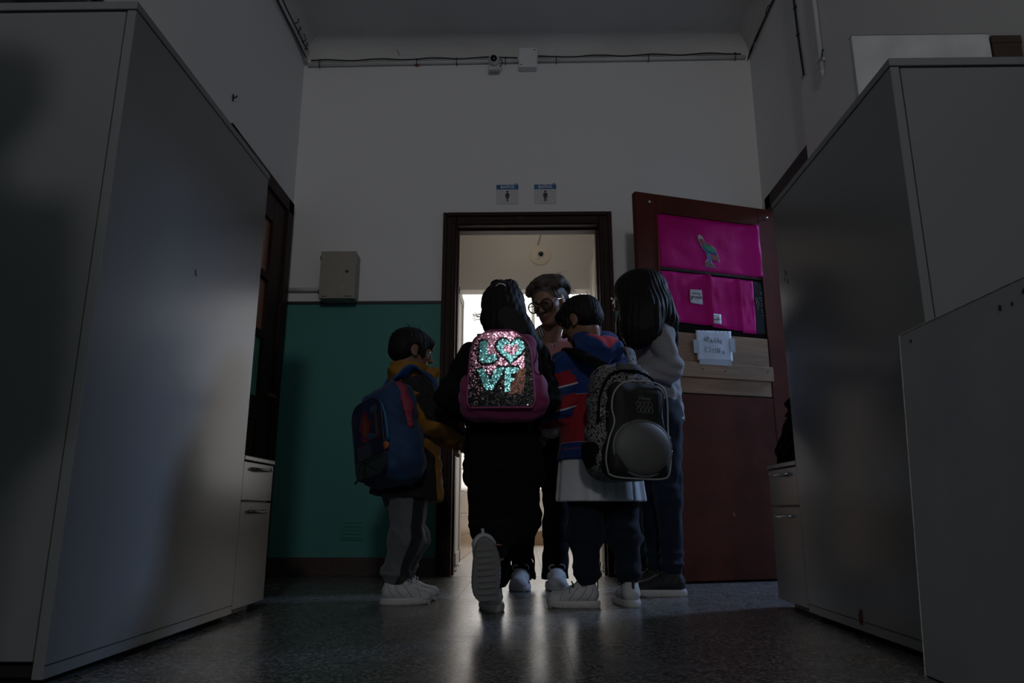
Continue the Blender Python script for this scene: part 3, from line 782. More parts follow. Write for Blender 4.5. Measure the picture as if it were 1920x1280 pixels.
M_pink = mat('magenta_paper', (0.40, 0.002, 0.125), 0.6, spec=0.12, noise=(5, (0.50, 0.005, 0.180), 4), bump=(11, 0.35, 0.01))
def paper(name, label, cat, x0, x1, z0, z1, yoff, m, wav=0.003, group=None, skew=(0, 0, 0, 0), curl=0.0, nu=16, nv=14, seed=0):
    """sheet taped to the leaf; skew: dz at the four corners (x0z1, x1z1, x1z0, x0z0)"""
    r = random.Random(seed)
    ph = [r.uniform(0, 6.28) for _ in range(6)]
    cx, cz = (x0 + x1) / 2, (z0 + z1) / 2
    def f(u, v):
        x = x0 + (x1 - x0) * u; z = z0 + (z1 - z0) * v
        z += (skew[3] * (1 - u) + skew[2] * u) * (1 - v) + (skew[0] * (1 - u) + skew[1] * u) * v
        d = wav * (math.sin(u * 9 + ph[0]) * 0.5 + math.sin(u * 21 + v * 3 + ph[1]) * 0.3 + math.sin(v * 12 + u * 4 + ph[2]) * 0.4)
        d += curl * max(0, u - 0.86) ** 2 * 40
        return Vector((x - cx, -yoff - abs(d) - 0.0005, z - cz))
    root = MB().sheet(f, nu, nv, 0.0006).build(name, m, None, True)
    root.matrix_world = LEAF @ Matrix.Translation((cx, 0, cz))
    tag(root, label, cat, group)
    return root
Z0 = -0.012
paper('magenta_sheet', 'large crinkled magenta sheet behind the bird drawing on the open door', 'paper', 0.136, 0.800, 1.690 + Z0, 2.014 + Z0, -0.010, M_pink, 0.004, curl=0.028, seed=1, nu=30)
paper('magenta_sheet', 'magenta sheet with the larger printed card, left of its row', 'paper', 0.137, 0.448, 1.372 + Z0, 1.664 + Z0, -0.008, M_pink, 0.0035, skew=(0.006, 0.008, 0, 0.010), curl=0.03, seed=2, nu=20)
paper('magenta_sheet', 'magenta sheet with the smaller printed card, in the middle of its row', 'paper', 0.450, 0.642, 1.360 + Z0, 1.666 + Z0, -0.008, M_pink, 0.0035, skew=(0, 0, -0.004, 0.006), curl=0.02, seed=3)
paper('magenta_sheet', 'narrow blank magenta sheet beside the black lettered strip', 'paper', 0.645, 0.738, 1.346 + Z0, 1.664 + Z0, -0.007, M_pink, 0.004, seed=4, nu=8)
M_strip = mat('black_card', (0.008, 0.009, 0.011), 0.5, spec=0.2, bump=(16, 0.4, 0.006))
sp_ = paper('lettered_strip', 'narrow black card strip with chalky handwriting on the open door', 'paper strip', 0.738, 0.804, 1.345 + Z0, 1.664 + Z0, -0.008, M_strip, 0.003, seed=5, nu=6)
M_card = mat('white_card_print', (0.58, 0.57, 0.60), 0.5)
M_ink = mat('ink_green_black', (0.012, 0.035, 0.025), 0.6)
M_inkb = mat('ink_black', (0.012, 0.012, 0.016), 0.6)
M_chalk = mat('chalk_line', (0.28, 0.30, 0.33), 0.8)

def strokes(name, lines, r, m, parent, y=-0.004):
    b = MB()
    for ln in lines:
        b.tube([(x, y, z) for x, z in ln], r, 5)
    return b.build(name, m, parent)
# chalk handwriting running down the strip
L1 = [[(0.002 + 0.008 * math.sin(t * 1.6) + 0.004 * math.sin(t * 3.7), 0.085 - t * 0.0125) for t in [k * 0.33 for k in range(24)]],
      [(0.006, 0.098), (0.022, 0.082), (0.006, 0.078), (0.020, 0.098)], [(0.0, 0.062), (0.02, 0.058), (0.018, 0.042), (0.002, 0.046), (0.004, 0.058)],
      [(0.010, 0.030), (0.018, 0.024), (0.010, 0.018), (0.018, 0.012), (0.010, 0.006)], [(0.008, -0.01), (0.018, -0.014), (0.010, -0.022), (0.018, -0.030)], [(0.004, -0.046), (0.018, -0.042), (0.018, -0.052)]]
L2 = [[(-0.018 + 0.006 * math.cos(a), 0.046 + 0.010 * math.sin(a)) for a in [k * 0.6 for k in range(11)]], [(-0.014 + 0.009 * math.cos(a), 0.022 + 0.013 * math.sin(a)) for a in [k * 0.6 - 2 for k in range(10)]],
      [(-0.018, 0.006), (-0.010, 0.003), (-0.017, -0.002), (-0.009, -0.005), (-0.016, -0.010)], [(-0.018, 0.061), (-0.017, 0.063)]]
strokes('handwriting', L1[1:] + L2, 0.0011, M_chalk, sp_, y=0.0005)
# printed cards
c1 = paper('printed_card', 'larger white printed card reading grado on magenta sheet', 'card', 0.315, 0.393, 1.495 + Z0, 1.574 + Z0, 0.0, M_card, 0.0015, skew=(0, 0.003, -0.005, 0), seed=6, nu=6, nv=6)
FX = Matrix.Rotation(PI / 2, 4, 'X')
text_mesh('lettering', 'Seño de', 0.016, M_inkb, c1, Matrix.Translation((0.0, -0.0032, 0.017)) @ FX, shear=0.2)
text_mesh('lettering', 'grado', 0.030, M_inkb, c1, Matrix.Translation((0.0, -0.0032, -0.003)) @ FX, shear=0.35, bold=0.0003)
for arc_ in ([(0.024 * math.cos(a), 0.024 * math.sin(a) + 0.004) for a in [0.7 + k * 0.175 for k in range(11)]], [(0.022 * math.cos(a), 0.022 * math.sin(a)) for a in [-2.3 + k * 0.15 for k in range(11)]]):
    strokes('flourish', [arc_], 0.0006, M_inkb, c1, y=-0.0032)
c2 = paper('printed_card', 'smaller white printed card near the foot of a magenta sheet', 'card', 0.443, 0.506, 1.386 + Z0, 1.443 + Z0, 0.0, M_card, 0.0015, skew=(0.002, 0, -0.002, 0.003), seed=7, nu=6, nv=6)
cur = [(-0.024 + k * 0.0024, -0.004 + (0.010 if k in (3, 9, 10, 15, 16) else 0.004) * math.sin(k * 1.75)) for k in range(21)]
strokes('handwriting', [cur, [(-0.022, 0.008), (-0.022, -0.006)], [(0.006, 0.010), (0.004, -0.006)], [(0.012, 0.010), (0.010, -0.006)]], 0.0010, M_inkb, c2, y=-0.0032)
for arc_ in ([(0.022 * math.cos(a), 0.012 + 0.008 * math.sin(a)) for a in [0.5 + k * 0.21 for k in range(11)]], [(0.012 * math.cos(a), -0.016 + 0.003 * math.sin(a)) for a in [3.4 + k * 0.25 for k in range(11)]]):
    strokes('flourish', [arc_], 0.0006, mat('ink_blue_grey', (0.06, 0.10, 0.14), 0.6), c2, y=-0.0032)
# handwritten note with tape
M_note = mat('note_paper', (0.50, 0.53, 0.60), 0.6)
NT_Y = -0.0158
nt_ = paper('handwritten_note', 'white handwritten note APAGAR ESTUFA taped over the planks', 'note', 0.331, 0.556, 1.168 + Z0, 1.340 + Z0, 0.010, M_note, 0.002, skew=(-0.004, 0.005, 0.004, -0.003), seed=8)
FONT = {
 'A': [[(0, 0), (.5, 1), (1, 0)], [(.2, .4), (.85, .42)]], 'P': [[(.1, 0), (.1, 1), (.8, .9), (.8, .6), (.1, .5)]], 'G': [[(.9, .85), (.5, 1), (.1, .6), (.15, .15), (.6, 0), (.9, .2), (.85, .5), (.5, .48)]],
 'R': [[(.1, 0), (.1, 1), (.8, .9), (.75, .6), (.1, .5), (.9, 0)]], 'E': [[(.9, .95), (.1, 1), (.1, 0), (.95, .03)], [(.1, .5), (.7, .52)]], 'S': [[(.9, .9), (.4, 1), (.1, .75), (.8, .4), (.7, .05), (.1, .05)]],
 'T': [[(-.1, .95), (1.1, 1)], [(.5, .97), (.45, 0)]], 'U': [[(.1, 1), (.1, .2), (.5, 0), (.85, .25), (.9, 1)]], 'F': [[(.15, 0), (.1, 1), (.9, 1)], [(.1, .5), (.75, .52)]]}
def hand(word, x, z, w, h, step, parent, y=-0.0035):
    ls = []
    for k, ch in enumerate(word):
        jz = 0.0025 * math.sin(k * 2.3); sc_ = 1 + 0.12 * math.sin(k * 1.9 + 1)
        for ln in FONT[ch]:
            ls.append([(x + k * step + a * w * sc_, z + jz - k * 0.0012 + b * h * sc_) for a, b in ln])
    return strokes('handwriting', ls, 0.0014, M_ink, parent, y)
hand('APAGAR', -0.066, 0.020, 0.014, 0.026, 0.0205, nt_, NT_Y)
hand('ESTUFA', -0.062, -0.038, 0.015, 0.025, 0.0215, nt_, NT_Y)
M_tape = mat('translucent_tape', (0.40, 0.42, 0.46), 0.35, alpha=0.72)
for (x0, x1, z0, z1) in ((-0.133, -0.098, -0.050, 0.026), (0.098, 0.132, -0.030, 0.050), (-0.102, 0.100, -0.110, -0.080)):
    MB().box((x0, -0.0148, z0), (x1, -0.0142, z1), 0).build('tape', M_tape, nt_).location = (0, 0.0, 0)
for k in range(9):
    if k in (3, 4): continue
    MB().box((-0.104 + k * 0.0235, -0.0156, 0.079), (-0.100 + k * 0.0235, -0.0146, 0.085)).build('punched_hole', M_gap, nt_)

# --- cut-out drawing of a bird
bd_ = thing('bird_drawing', 'coloured cut-out drawing of a perched bird on magenta paper', 'drawing')
bd_.matrix_world = LEAF @ Matrix.Translation((0.45, -0.0065, 1.835 + Z0))
def cut(name, pts, m, lay):
    return MB().prism([(x, z) for x, z in pts], 0.0012, Matrix.Translation((0, -lay * 0.0009, 0)) @ FX).build(name, m, bd_)
def px2(pts):
    # points measured on the drawing: x right, y down, 0..14 x 0..12 (unit 12 mm)
    return [((x - 7.0) * 0.0225, (6.3 - y) * 0.0225) for x, y in pts]
P_grey = mat('bird_pale', (0.42, 0.30, 0.27), 0.7); P_red = mat('bird_red', (0.22, 0.02, 0.03), 0.7); P_green = mat('bird_green', (0.01, 0.17, 0.06), 0.7)
P_blue = mat('bird_blue', (0.01, 0.12, 0.32), 0.7); P_navy = mat('bird_navy', (0.005, 0.03, 0.15), 0.7); P_rust = mat('bird_rust', (0.25, 0.055, 0.03), 0.7); P_rock = mat('bird_rock', (0.06, 0.045, 0.03), 0.8, noise=(90, (0.16, 0.12, 0.10), 3)); P_edge = mat('bird_cut_edge', (0.35, 0.30, 0.36), 0.7)
cut('outline', px2([(4.0, 4.0), (4.3, 3.2), (4.8, 3.0), (5.5, 3.6), (6.0, 4.7), (7.6, 5.4), (8.9, 6.3), (9.5, 7.6), (10.1, 9.4), (10.0, 10.2), (9.6, 9.5), (8.2, 9.5), (7.8, 9.2), (7.6, 10.0), (8.2, 10.8), (8.8, 11.6), (5.8, 11.6), (5.9, 10.2), (6.6, 9.3), (6.3, 7.7), (5.6, 7.1), (4.6, 5.5)]), P_edge, 0)
cut('head', px2([(4.15, 4.0), (4.4, 3.3), (4.8, 3.15), (5.4, 3.7), (5.8, 4.6), (5.0, 4.9), (4.4, 4.7)]), P_grey, 1)
cut('collar', px2([(4.5, 4.3), (5.4, 4.1), (5.9, 4.9), (5.7, 5.6), (5.1, 5.9), (4.6, 5.0)]), P_red, 2)
cut('back_feathers', px2([(5.9, 4.8), (7.6, 5.5), (8.0, 5.9), (7.0, 5.9), (6.1, 5.4)]), P_red, 2)
cut('breast', px2([(4.8, 5.2), (5.7, 5.3), (6.6, 7.2), (7.6, 9.2), (7.4, 10.6), (7.0, 10.5), (6.8, 8.8), (6.4, 7.6), (5.7, 7.0)]), P_blue, 1)
cut('wing', px2([(5.7, 5.7), (6.3, 5.5), (7.6, 5.9), (8.7, 6.4), (9.2, 7.4), (8.4, 7.6), (6.8, 7.2), (5.8, 6.6)]), P_green, 2)
cut('wing_edge', px2([(6.7, 7.15), (8.4, 7.55), (9.2, 7.4), (9.4, 8.1), (8.2, 8.1), (7.0, 7.7)]), P_navy, 3)
cut('tail', px2([(7.5, 8.0), (9.4, 8.1), (10.0, 9.5), (9.6, 9.4), (8.3, 9.4), (7.7, 9.0)]), P_rust, 2)
cut('rock', px2([(5.9, 11.5), (6.0, 10.4), (6.7, 9.9), (7.4, 10.4), (8.0, 10.8), (8.6, 11.5)]), P_rock, 1)
cut('eye', px2([(4.62, 4.05), (4.8, 4.0), (4.82, 4.2), (4.65, 4.25)]), M_inkb, 3)
# ================================================================== implicit-surface modelling kit for bodies, clothes, hair and bags
def V3(*a):
    return np.array(a if len(a) == 3 else a[0], dtype=float)
def unit(v):
    v = np.asarray(v, float); return v / (np.linalg.norm(v) + 1e-12)
def lerp(a, b, t):
    return np.asarray(a, float) * (1 - t) + np.asarray(b, float) * t

class SDF:
    def __init__(self, lo, hi, v):
        self.lo = np.asarray(lo, float); self.v = v
        n = np.ceil((np.asarray(hi, float) - self.lo) / v).astype(int) + 1
        self.d = np.full(n, 0.3, np.float32)
    def sub(self, lo, hi):
        a = np.clip(np.floor((np.asarray(lo) - self.lo) / self.v).astype(int), 0, None)
        b = np.minimum(np.ceil((np.asarray(hi) - self.lo) / self.v).astype(int) + 1, self.d.shape)
        if (b <= a).any(): return None
        g = [(self.lo[i] + self.v * np.arange(a[i], b[i])).astype(np.float32) for i in range(3)]
        return (slice(a[0], b[0]), slice(a[1], b[1]), slice(a[2], b[2])), g[0][:, None, None], g[1][None, :, None], g[2][None, None, :]
    def comb(self, fn, lo, hi, k=0.0, mode='u'):
        m = k + 4 * self.v
        r = self.sub(np.asarray(lo) - m, np.asarray(hi) + m)
        if r is None: return self
        sl, X, Y, Z = r
        a = self.d[sl]; b = fn(X, Y, Z)
        if mode == 's': b = -b
        if k > 0:
            h = np.maximum(k - np.abs(a - b), 0) ** 2 / (4 * k)
            self.d[sl] = np.minimum(a, b) - h if mode == 'u' else np.maximum(a, b) + h
        else:
            self.d[sl] = np.minimum(a, b) if mode == 'u' else np.maximum(a, b)
        return self
    def cap(self, a, b, ra, rb=None, k=0.02, mode='u', flat=None):
        """round cone from a to b; flat=(normal, s) squashes along normal by s"""
        rb = ra if rb is None else rb
        a = V3(a); b = V3(b); R = max(ra, rb)
        if flat is not None:
            n = unit(flat[0]); s = 1.0 / flat[1] - 1.0
        ba = b - a
        if flat is not None:
            ba = ba + n * (ba @ n) * s
        L2 = ba @ ba + 1e-12
        def fn(X, Y, Z):
            px, py, pz = X - a[0], Y - a[1], Z - a[2]
            if flat is not None:
                c = (px * n[0] + py * n[1] + pz * n[2]) * s
                px, py, pz = px + n[0] * c, py + n[1] * c, pz + n[2] * c
            t = np.clip((px * ba[0] + py * ba[1] + pz * ba[2]) / L2, 0, 1)
            dx, dy, dz = px - ba[0] * t, py - ba[1] * t, pz - ba[2] * t
            return np.sqrt(dx * dx + dy * dy + dz * dz) - (ra + (rb - ra) * t)
        ext = R * (flat[1] if flat is not None and flat[1] > 1 else 1)
        return self.comb(fn, np.minimum(a, b) - ext, np.maximum(a, b) + ext, k, mode)
    def chain(self, pts, rads, k=0.02, mode='u', flat=None):
        for i in range(len(pts) - 1):
            self.cap(pts[i], pts[i + 1], rads[i], rads[i + 1], k, mode, flat)
        return self
    def ell(self, c, r, ax=None, k=0.02, mode='u'):
        c = V3(c); r = V3(r); A = np.eye(3) if ax is None else np.asarray(ax, float)
        def fn(X, Y, Z):
            px, py, pz = X - c[0], Y - c[1], Z - c[2]
            q = [px * A[i, 0] + py * A[i, 1] + pz * A[i, 2] for i in range(3)]
            k0 = np.sqrt((q[0] / r[0]) ** 2 + (q[1] / r[1]) ** 2 + (q[2] / r[2]) ** 2)
            k1 = np.sqrt((q[0] / r[0] ** 2) ** 2 + (q[1] / r[1] ** 2) ** 2 + (q[2] / r[2] ** 2) ** 2) + 1e-9
            return k0 * (k0 - 1) / k1
        R = r.max()
        return self.comb(fn, c - R, c + R, k, mode)
    def box(self, c, h, rad, ax=None, k=0.01, mode='u'):
        c = V3(c); h = V3(h) - rad; A = np.eye(3) if ax is None else np.asarray(ax, float)
        def fn(X, Y, Z):
            px, py, pz = X - c[0], Y - c[1], Z - c[2]
            q = [np.abs(px * A[i, 0] + py * A[i, 1] + pz * A[i, 2]) - h[i] for i in range(3)]
            out = np.sqrt(sum(np.maximum(x, 0) ** 2 for x in q))
            return out + np.minimum(np.maximum(np.maximum(q[0], q[1]), q[2]), 0) - rad
        R = np.linalg.norm(h) + rad
        return self.comb(fn, c - R, c + R, k, mode)
    def plane(self, p, n, keep_below=True, k=0.0):
        """keep the side where (x-p).n < 0"""
        p = V3(p); n = unit(n)
        X, Y, Z = self.grid()
        b = (X - p[0]) * n[0] + (Y - p[1]) * n[1] + (Z - p[2]) * n[2]
        self.d = np.maximum(self.d, b if keep_below else -b).astype(np.float32)
        return self
    def grid(self):
        g = [(self.lo[i] + self.v * np.arange(self.d.shape[i])).astype(np.float32) for i in range(3)]
        return g[0][:, None, None], g[1][None, :, None], g[2][None, None, :]
    def disp(self, fn):
        X, Y, Z = self.grid()
        self.d = (self.d + fn(X, Y, Z)).astype(np.float32)
        return self
    def shell(self, t):
        self.d = np.maximum(self.d, -(self.d + t))
        return self
    def surface(self):
        d = self.d; v = self.v
        d[0] = d[-1] = 0.3; d[:, 0] = d[:, -1] = 0.3; d[:, :, 0] = d[:, :, -1] = 0.3
        ins = d < 0
        w = np.argwhere(ins)
        if len(w) == 0: return np.zeros((0, 3)), np.zeros((0, 4), int)
        lo = np.maximum(w.min(0) - 2, 0); hi = np.minimum(w.max(0) + 3, d.shape)
        d = d[lo[0]:hi[0], lo[1]:hi[1], lo[2]:hi[2]]; ins = d < 0
        org = self.lo + lo * v
        n = np.array(d.shape)
        cnt = np.zeros(n - 1, np.int8)
        cs = [(i, j, k) for i in (0, 1) for j in (0, 1) for k in (0, 1)]
        for i, j, k in cs:
            cnt += ins[i:n[0] - 1 + i, j:n[1] - 1 + j, k:n[2] - 1 + k]
        C = np.argwhere((cnt > 0) & (cnt < 8))
        cv = np.stack([d[C[:, 0] + i, C[:, 1] + j, C[:, 2] + k] for i, j, k in cs], 1)
        acc = np.zeros((len(C), 3)); num = np.zeros(len(C))
        P = np.array(cs, float)
        for a in range(8):
            for b in range(a + 1, 8):
                if abs(P[a] - P[b]).sum() != 1: continue
                s = (cv[:, a] < 0) != (cv[:, b] < 0)
                if not s.any(): continue
                t = cv[s, a] / (cv[s, a] - cv[s, b])
                acc[s] += P[a] + (P[b] - P[a]) * t[:, None]; num[s] += 1
        V = org + (C + acc / num[:, None]) * v
        idx = np.full(n - 1, -1, np.int32)
        idx[C[:, 0], C[:, 1], C[:, 2]] = np.arange(len(C))
        F = []
        for ax in range(3):
            s0 = [slice(0, n[i]) for i in range(3)]; s1 = list(s0)
            s0[ax] = slice(0, n[ax] - 1); s1[ax] = slice(1, n[ax])
            e = np.argwhere(ins[tuple(s0)] != ins[tuple(s1)])
            o = [i for i in range(3) if i != ax]
            ok = (e[:, o[0]] > 0) & (e[:, o[1]] > 0) & (e[:, o[0]] < n[o[0]] - 1) & (e[:, o[1]] < n[o[1]] - 1)
            e = e[ok]
            if len(e) == 0: continue
            q = []
            for da, db in ((-1, -1), (0, -1), (0, 0), (-1, 0)):
                c = e.copy(); c[:, o[0]] += da; c[:, o[1]] += db
                q.append(idx[c[:, 0], c[:, 1], c[:, 2]])
            q = np.stack(q, 1)
            flip = ins[e[:, 0], e[:, 1], e[:, 2]] if ax != 1 else ~ins[e[:, 0], e[:, 1], e[:, 2]]
            q[~flip] = q[~flip][:, ::-1]
            F.append(q)
        return V, np.concatenate(F)
    def build(self, name, m, parent=None, attrs=None, origin=None, smooth_iter=1):
        V, F = self.surface()
        if smooth_iter:
            V = relax(V, F, smooth_iter)
        at = {n: fn(V) for n, fn in attrs.items()} if attrs else None
        if origin is None:
            origin = V3(parent['base']) if parent is not None and 'base' in parent else V3(0, 0, 0)
        return link_mesh(name, raw_mesh(name, V - origin, F, True, at), m, parent)

def relax(V, F, it=1):
    for _ in range(it):
        acc = np.zeros_like(V); n = np.zeros(len(V))
        for a, b in ((0, 1), (1, 2), (2, 3), (3, 0)):
            np.add.at(acc, F[:, a], V[F[:, b]]); np.add.at(n, F[:, a], 1)
            np.add.at(acc, F[:, b], V[F[:, a]]); np.add.at(n, F[:, b], 1)
        V = V * 0.5 + 0.5 * acc / np.maximum(n, 1)[:, None]
    return V

def folds(seed, amp, freqs, warp=1.0):
    """soft cloth folds: sum of warped sines"""
    r = random.Random(seed)
    terms = []
    for fx in freqs:
        th, ph = r.uniform(0, 6.28), r.uniform(0.2, 1.4)
        dirv = (math.cos(th) * math.sin(ph), math.sin(th) * math.sin(ph), math.cos(ph))
        terms.append((fx, dirv, r.uniform(0, 6.28), r.uniform(0, 6.28)))
    def fn(X, Y, Z):
        out = 0
        for fx, dv, p0, p1 in terms:
            w = np.sin(fx * 0.45 * (X * dv[1] - Y * dv[2] + Z * dv[0]) + p1) * 1.6 * warp
            out = out + np.sin(fx * (X * dv[0] + Y * dv[1] + Z * dv[2]) + p0 + w)
        return (amp / len(terms) * out).astype(np.float32)
    return fn

# ---------------------------------------------------------------- anatomy
class Frame:
    """head-like frame: f forward, u up, r the person's right"""
    def __init__(self, c, f, up=(0, 0, 1), roll=0.0):
        self.c = V3(c); self.f = unit(f)
        self.r = unit(np.cross(self.f, V3(up))); self.u = np.cross(self.r, self.f)
        if roll:
            r, u = self.r, self.u
            self.r = r * math.cos(roll) + u * math.sin(roll); self.u = np.cross(self.r, self.f)
    def p(self, x, y, z, s=1.0):
        return self.c + (self.r * x + self.f * y + self.u * z) * s
    @property
    def ax(self):
        return np.array([self.r, self.f, self.u])

def add_head(S, fr, H, female=False, smile=0.0):
    P = lambda x, y, z: fr.p(x, y, z, H)
    A = fr.ax
    S.ell(P(0, -.07, .12), V3(.355, .455, .385) * H, A, k=.02)
    S.ell(P(0, .10, -.13), V3(.285, .32, .36) * H, A, k=.12 * H)
    S.cap(P(-.12, .18, -.36), P(.12, .18, -.36), .105 * H, k=.12 * H)      # jaw
    S.ell(P(0, .315, -.42), V3(.105, .09, .085) * H, A, k=.09 * H)          # chin
    for sx in (-1, 1):
        S.ell(P(.17 * sx, .27, -.11 + .02 * smile), V3(.12, .11, .10) * H, A, k=.1 * H)   # cheek
        S.ell(P(.155 * sx, .455, .015), V3(.085, .075, .052) * H, A, k=.06 * H, mode='s')  # socket
        S.cap(P(.07 * sx, .425, .085), P(.24 * sx, .36, .085), .034 * H, .026 * H, k=.05 * H)  # brow
        S.ell(P(.155 * sx, .345, .012), V3(.075, .062, .062) * H, A, k=.015 * H)    # eyeball swell under the lids
        # ear: shell with a hollow
        e = P(.355 * sx, -.03, -.02)
        S.ell(e, V3(.045, .095, .165) * H, A, k=.03 * H)
        S.ell(P(.405 * sx, -.01, .0), V3(.025, .05, .10) * H, A, k=.02 * H, mode='s')
        S.ell(P(.37 * sx, .02, -.15), V3(.03, .05, .05) * H, A, k=.03 * H)
        S.ell(P(.05 * sx, .475, -.145), V3(.04, .045, .032) * H, A, k=.03 * H)   # nostril wing
    S.cap(P(0, .43, .03), P(0, .53, -.125), .036 * H, .05 * H, k=.05 * H)    # nose
    S.cap(P(-.085 - .02 * smile, .392, -.262 + .02 * smile), P(0, .43, -.262), .026 * H, .032 * H, k=.03 * H)
    S.cap(P(.085 + .02 * smile, .392, -.262 + .02 * smile), P(0, .43, -.262), .026 * H, .032 * H, k=.03 * H)
    S.cap(P(-.06, .39, -.318), P(.06, .39, -.318), .036 * H, k=.03 * H)
    S.cap(P(-.10, .425, -.288 + .02 * smile), P(.10, .425, -.288 + .02 * smile), .010 * H, k=.012 * H, mode='s')

def face_tint(fr, H):
    """0 skin .. 1 lips"""
    def fn(V):
        q = (V - fr.c) / H
        x, y, z = q @ fr.r, q @ fr.f, q @ fr.u
        lip = np.exp(-((x / .10) ** 2 + ((z + .29) / .045) ** 2) ** 2) * (y > .3)
        return lip
    return fn

def add_eyes(root, fr, H, iris=(0.05, 0.025, 0.012)):
    sc = mat('eye_white', (0.55, 0.52, 0.5), 0.15); im = mat('iris_dark', iris, 0.12)
    base = V3(root['base'])
    for sx in (-1, 1):
        c = fr.p(.155 * sx, .356, .004, H)
        M = Matrix([[fr.r[i], fr.f[i], fr.u[i], c[i] - base[i]] for i in range(3)] + [[0, 0, 0, 1]])
        b = MB(); R = .057 * H
        prof = [(R * math.sin(t), R * math.cos(t)) for t in [k * PI / 10 for k in range(11)]]
        e = b.lathe(prof, 14, M @ Matrix.Rotation(-PI / 2, 4, 'X')).build('eye', sc, root, True)
        MB().lathe([(0, R * 1.05), (R * .42, R * .97), (R * .48, R * .86)], 12, M @ Matrix.Rotation(-PI / 2, 4, 'X')).build('iris', im, e, True)

def add_brows(root, fr, H, m):
    base = V3(root['base'])
    for sx in (-1, 1):
        pts = [fr.p(.06 * sx, .462, .095, H), fr.p(.14 * sx, .452, .118, H), fr.p(.235 * sx, .385, .095, H)]
        MB().tube([Vector(p - base) for p in catmull(pts, 4)], [.012 * H] * 8 + [.006 * H], 6).build('eyebrow', m, root, True)

def add_hand(S, wrist, d, n, size, thumb, curl=0.5, spread=0.12, rf=None, point=None):
    """wrist point, d finger direction, n palm normal, thumb = +1/-1 side along d x n"""
    d = unit(d); n = unit(np.asarray(n, float) - d * (np.asarray(n, float) @ d)); s = np.cross(d, n)
    w = V3(wrist); L = size
    rf = rf or 0.055 * L
    S.cap(w - d * .06 * L, w + d * .18 * L, .13 * L, .17 * L, k=.03, flat=(n, .72))
    for o in (-.13, 0.0, .13):
        S.cap(w + d * .12 * L + s * o * L * .8, w + d * .47 * L + s * o * L * 1.1, .095 * L, .085 * L, k=.012, flat=(n, .8))
    lens = [.40, .47, .50, .45]
    for i in range(4):
        side = (-.195 + .13 * i) * thumb            # little finger .. index towards the thumb side
        base = w + d * (.46 + (.02 if i in (1, 2) else 0)) * L + s * side * L
        dirv = unit(d + s * spread * thumb * (i - 1.5) * .5)
        p = base; ang = 0.12
        segs = [.45, .31, .24]
        for j, sg in enumerate(segs):
            ang += curl * (0.55, 0.9, 0.7)[j]
            q = p + (dirv * math.cos(ang) + n * math.sin(ang)) * lens[i] * sg * L
            S.cap(p, q, rf * (1.05 - .12 * j), rf * (.95 - .12 * j), k=.003)
            p = q
    t0 = w + d * .14 * L + s * .15 * thumb * L + n * .03 * L
    t1 = t0 + unit(d * .55 + s * .75 * thumb + n * .35) * .22 * L
    t2 = t1 + unit(d * .8 + s * .25 * thumb + n * .5) * .17 * L
    t3 = t2 + unit(d * .85 + n * .6 - s * .1 * thumb) * .13 * L
    S.chain([t0, t1, t2, t3], [.095 * L, .075 * L, .065 * L, .052 * L], k=.008)

# ---------------------------------------------------------------- shared person plumbing
def person(label, base):
    root = thing('person', label, 'person', tuple(base))
    root['base'] = [float(x) for x in base]
    return root

def wpart(mb, name, m, root, smooth=False):
    """build an MB made in world coordinates under a person root"""
    me = mb.mesh(name, smooth)
    me.transform(Matrix.Translation(-Vector(root['base'])))
    return link_mesh(name, me, m, root)

def skin_mat(name, c, lip):
    if name in MATS: return MATS[name]
    m = attr_mat(name, 'lip', [(0.0, c), (0.75, lip)], 0.5, 'LINEAR', spec=0.35)
    m.node_tree.nodes['Principled BSDF'].inputs['Subsurface Weight'].default_value = 0.08
    m.node_tree.nodes['Principled BSDF'].inputs['Subsurface Radius'].default_value = (0.012, 0.005, 0.003)
    return m

def wisps(root, strands, m, r=0.0011, name='loose_strand'):
    b = MB()
    for st in strands:
        p = catmull(st, 5)
        n = len(p)
        b.tube([Vector(x) for x in p], [r * (1 - 0.75 * i / (n - 1)) for i in range(n)], 5)
    o = wpart(b, name, m, root, True)
    o['kind'] = 'stuff'
    return o

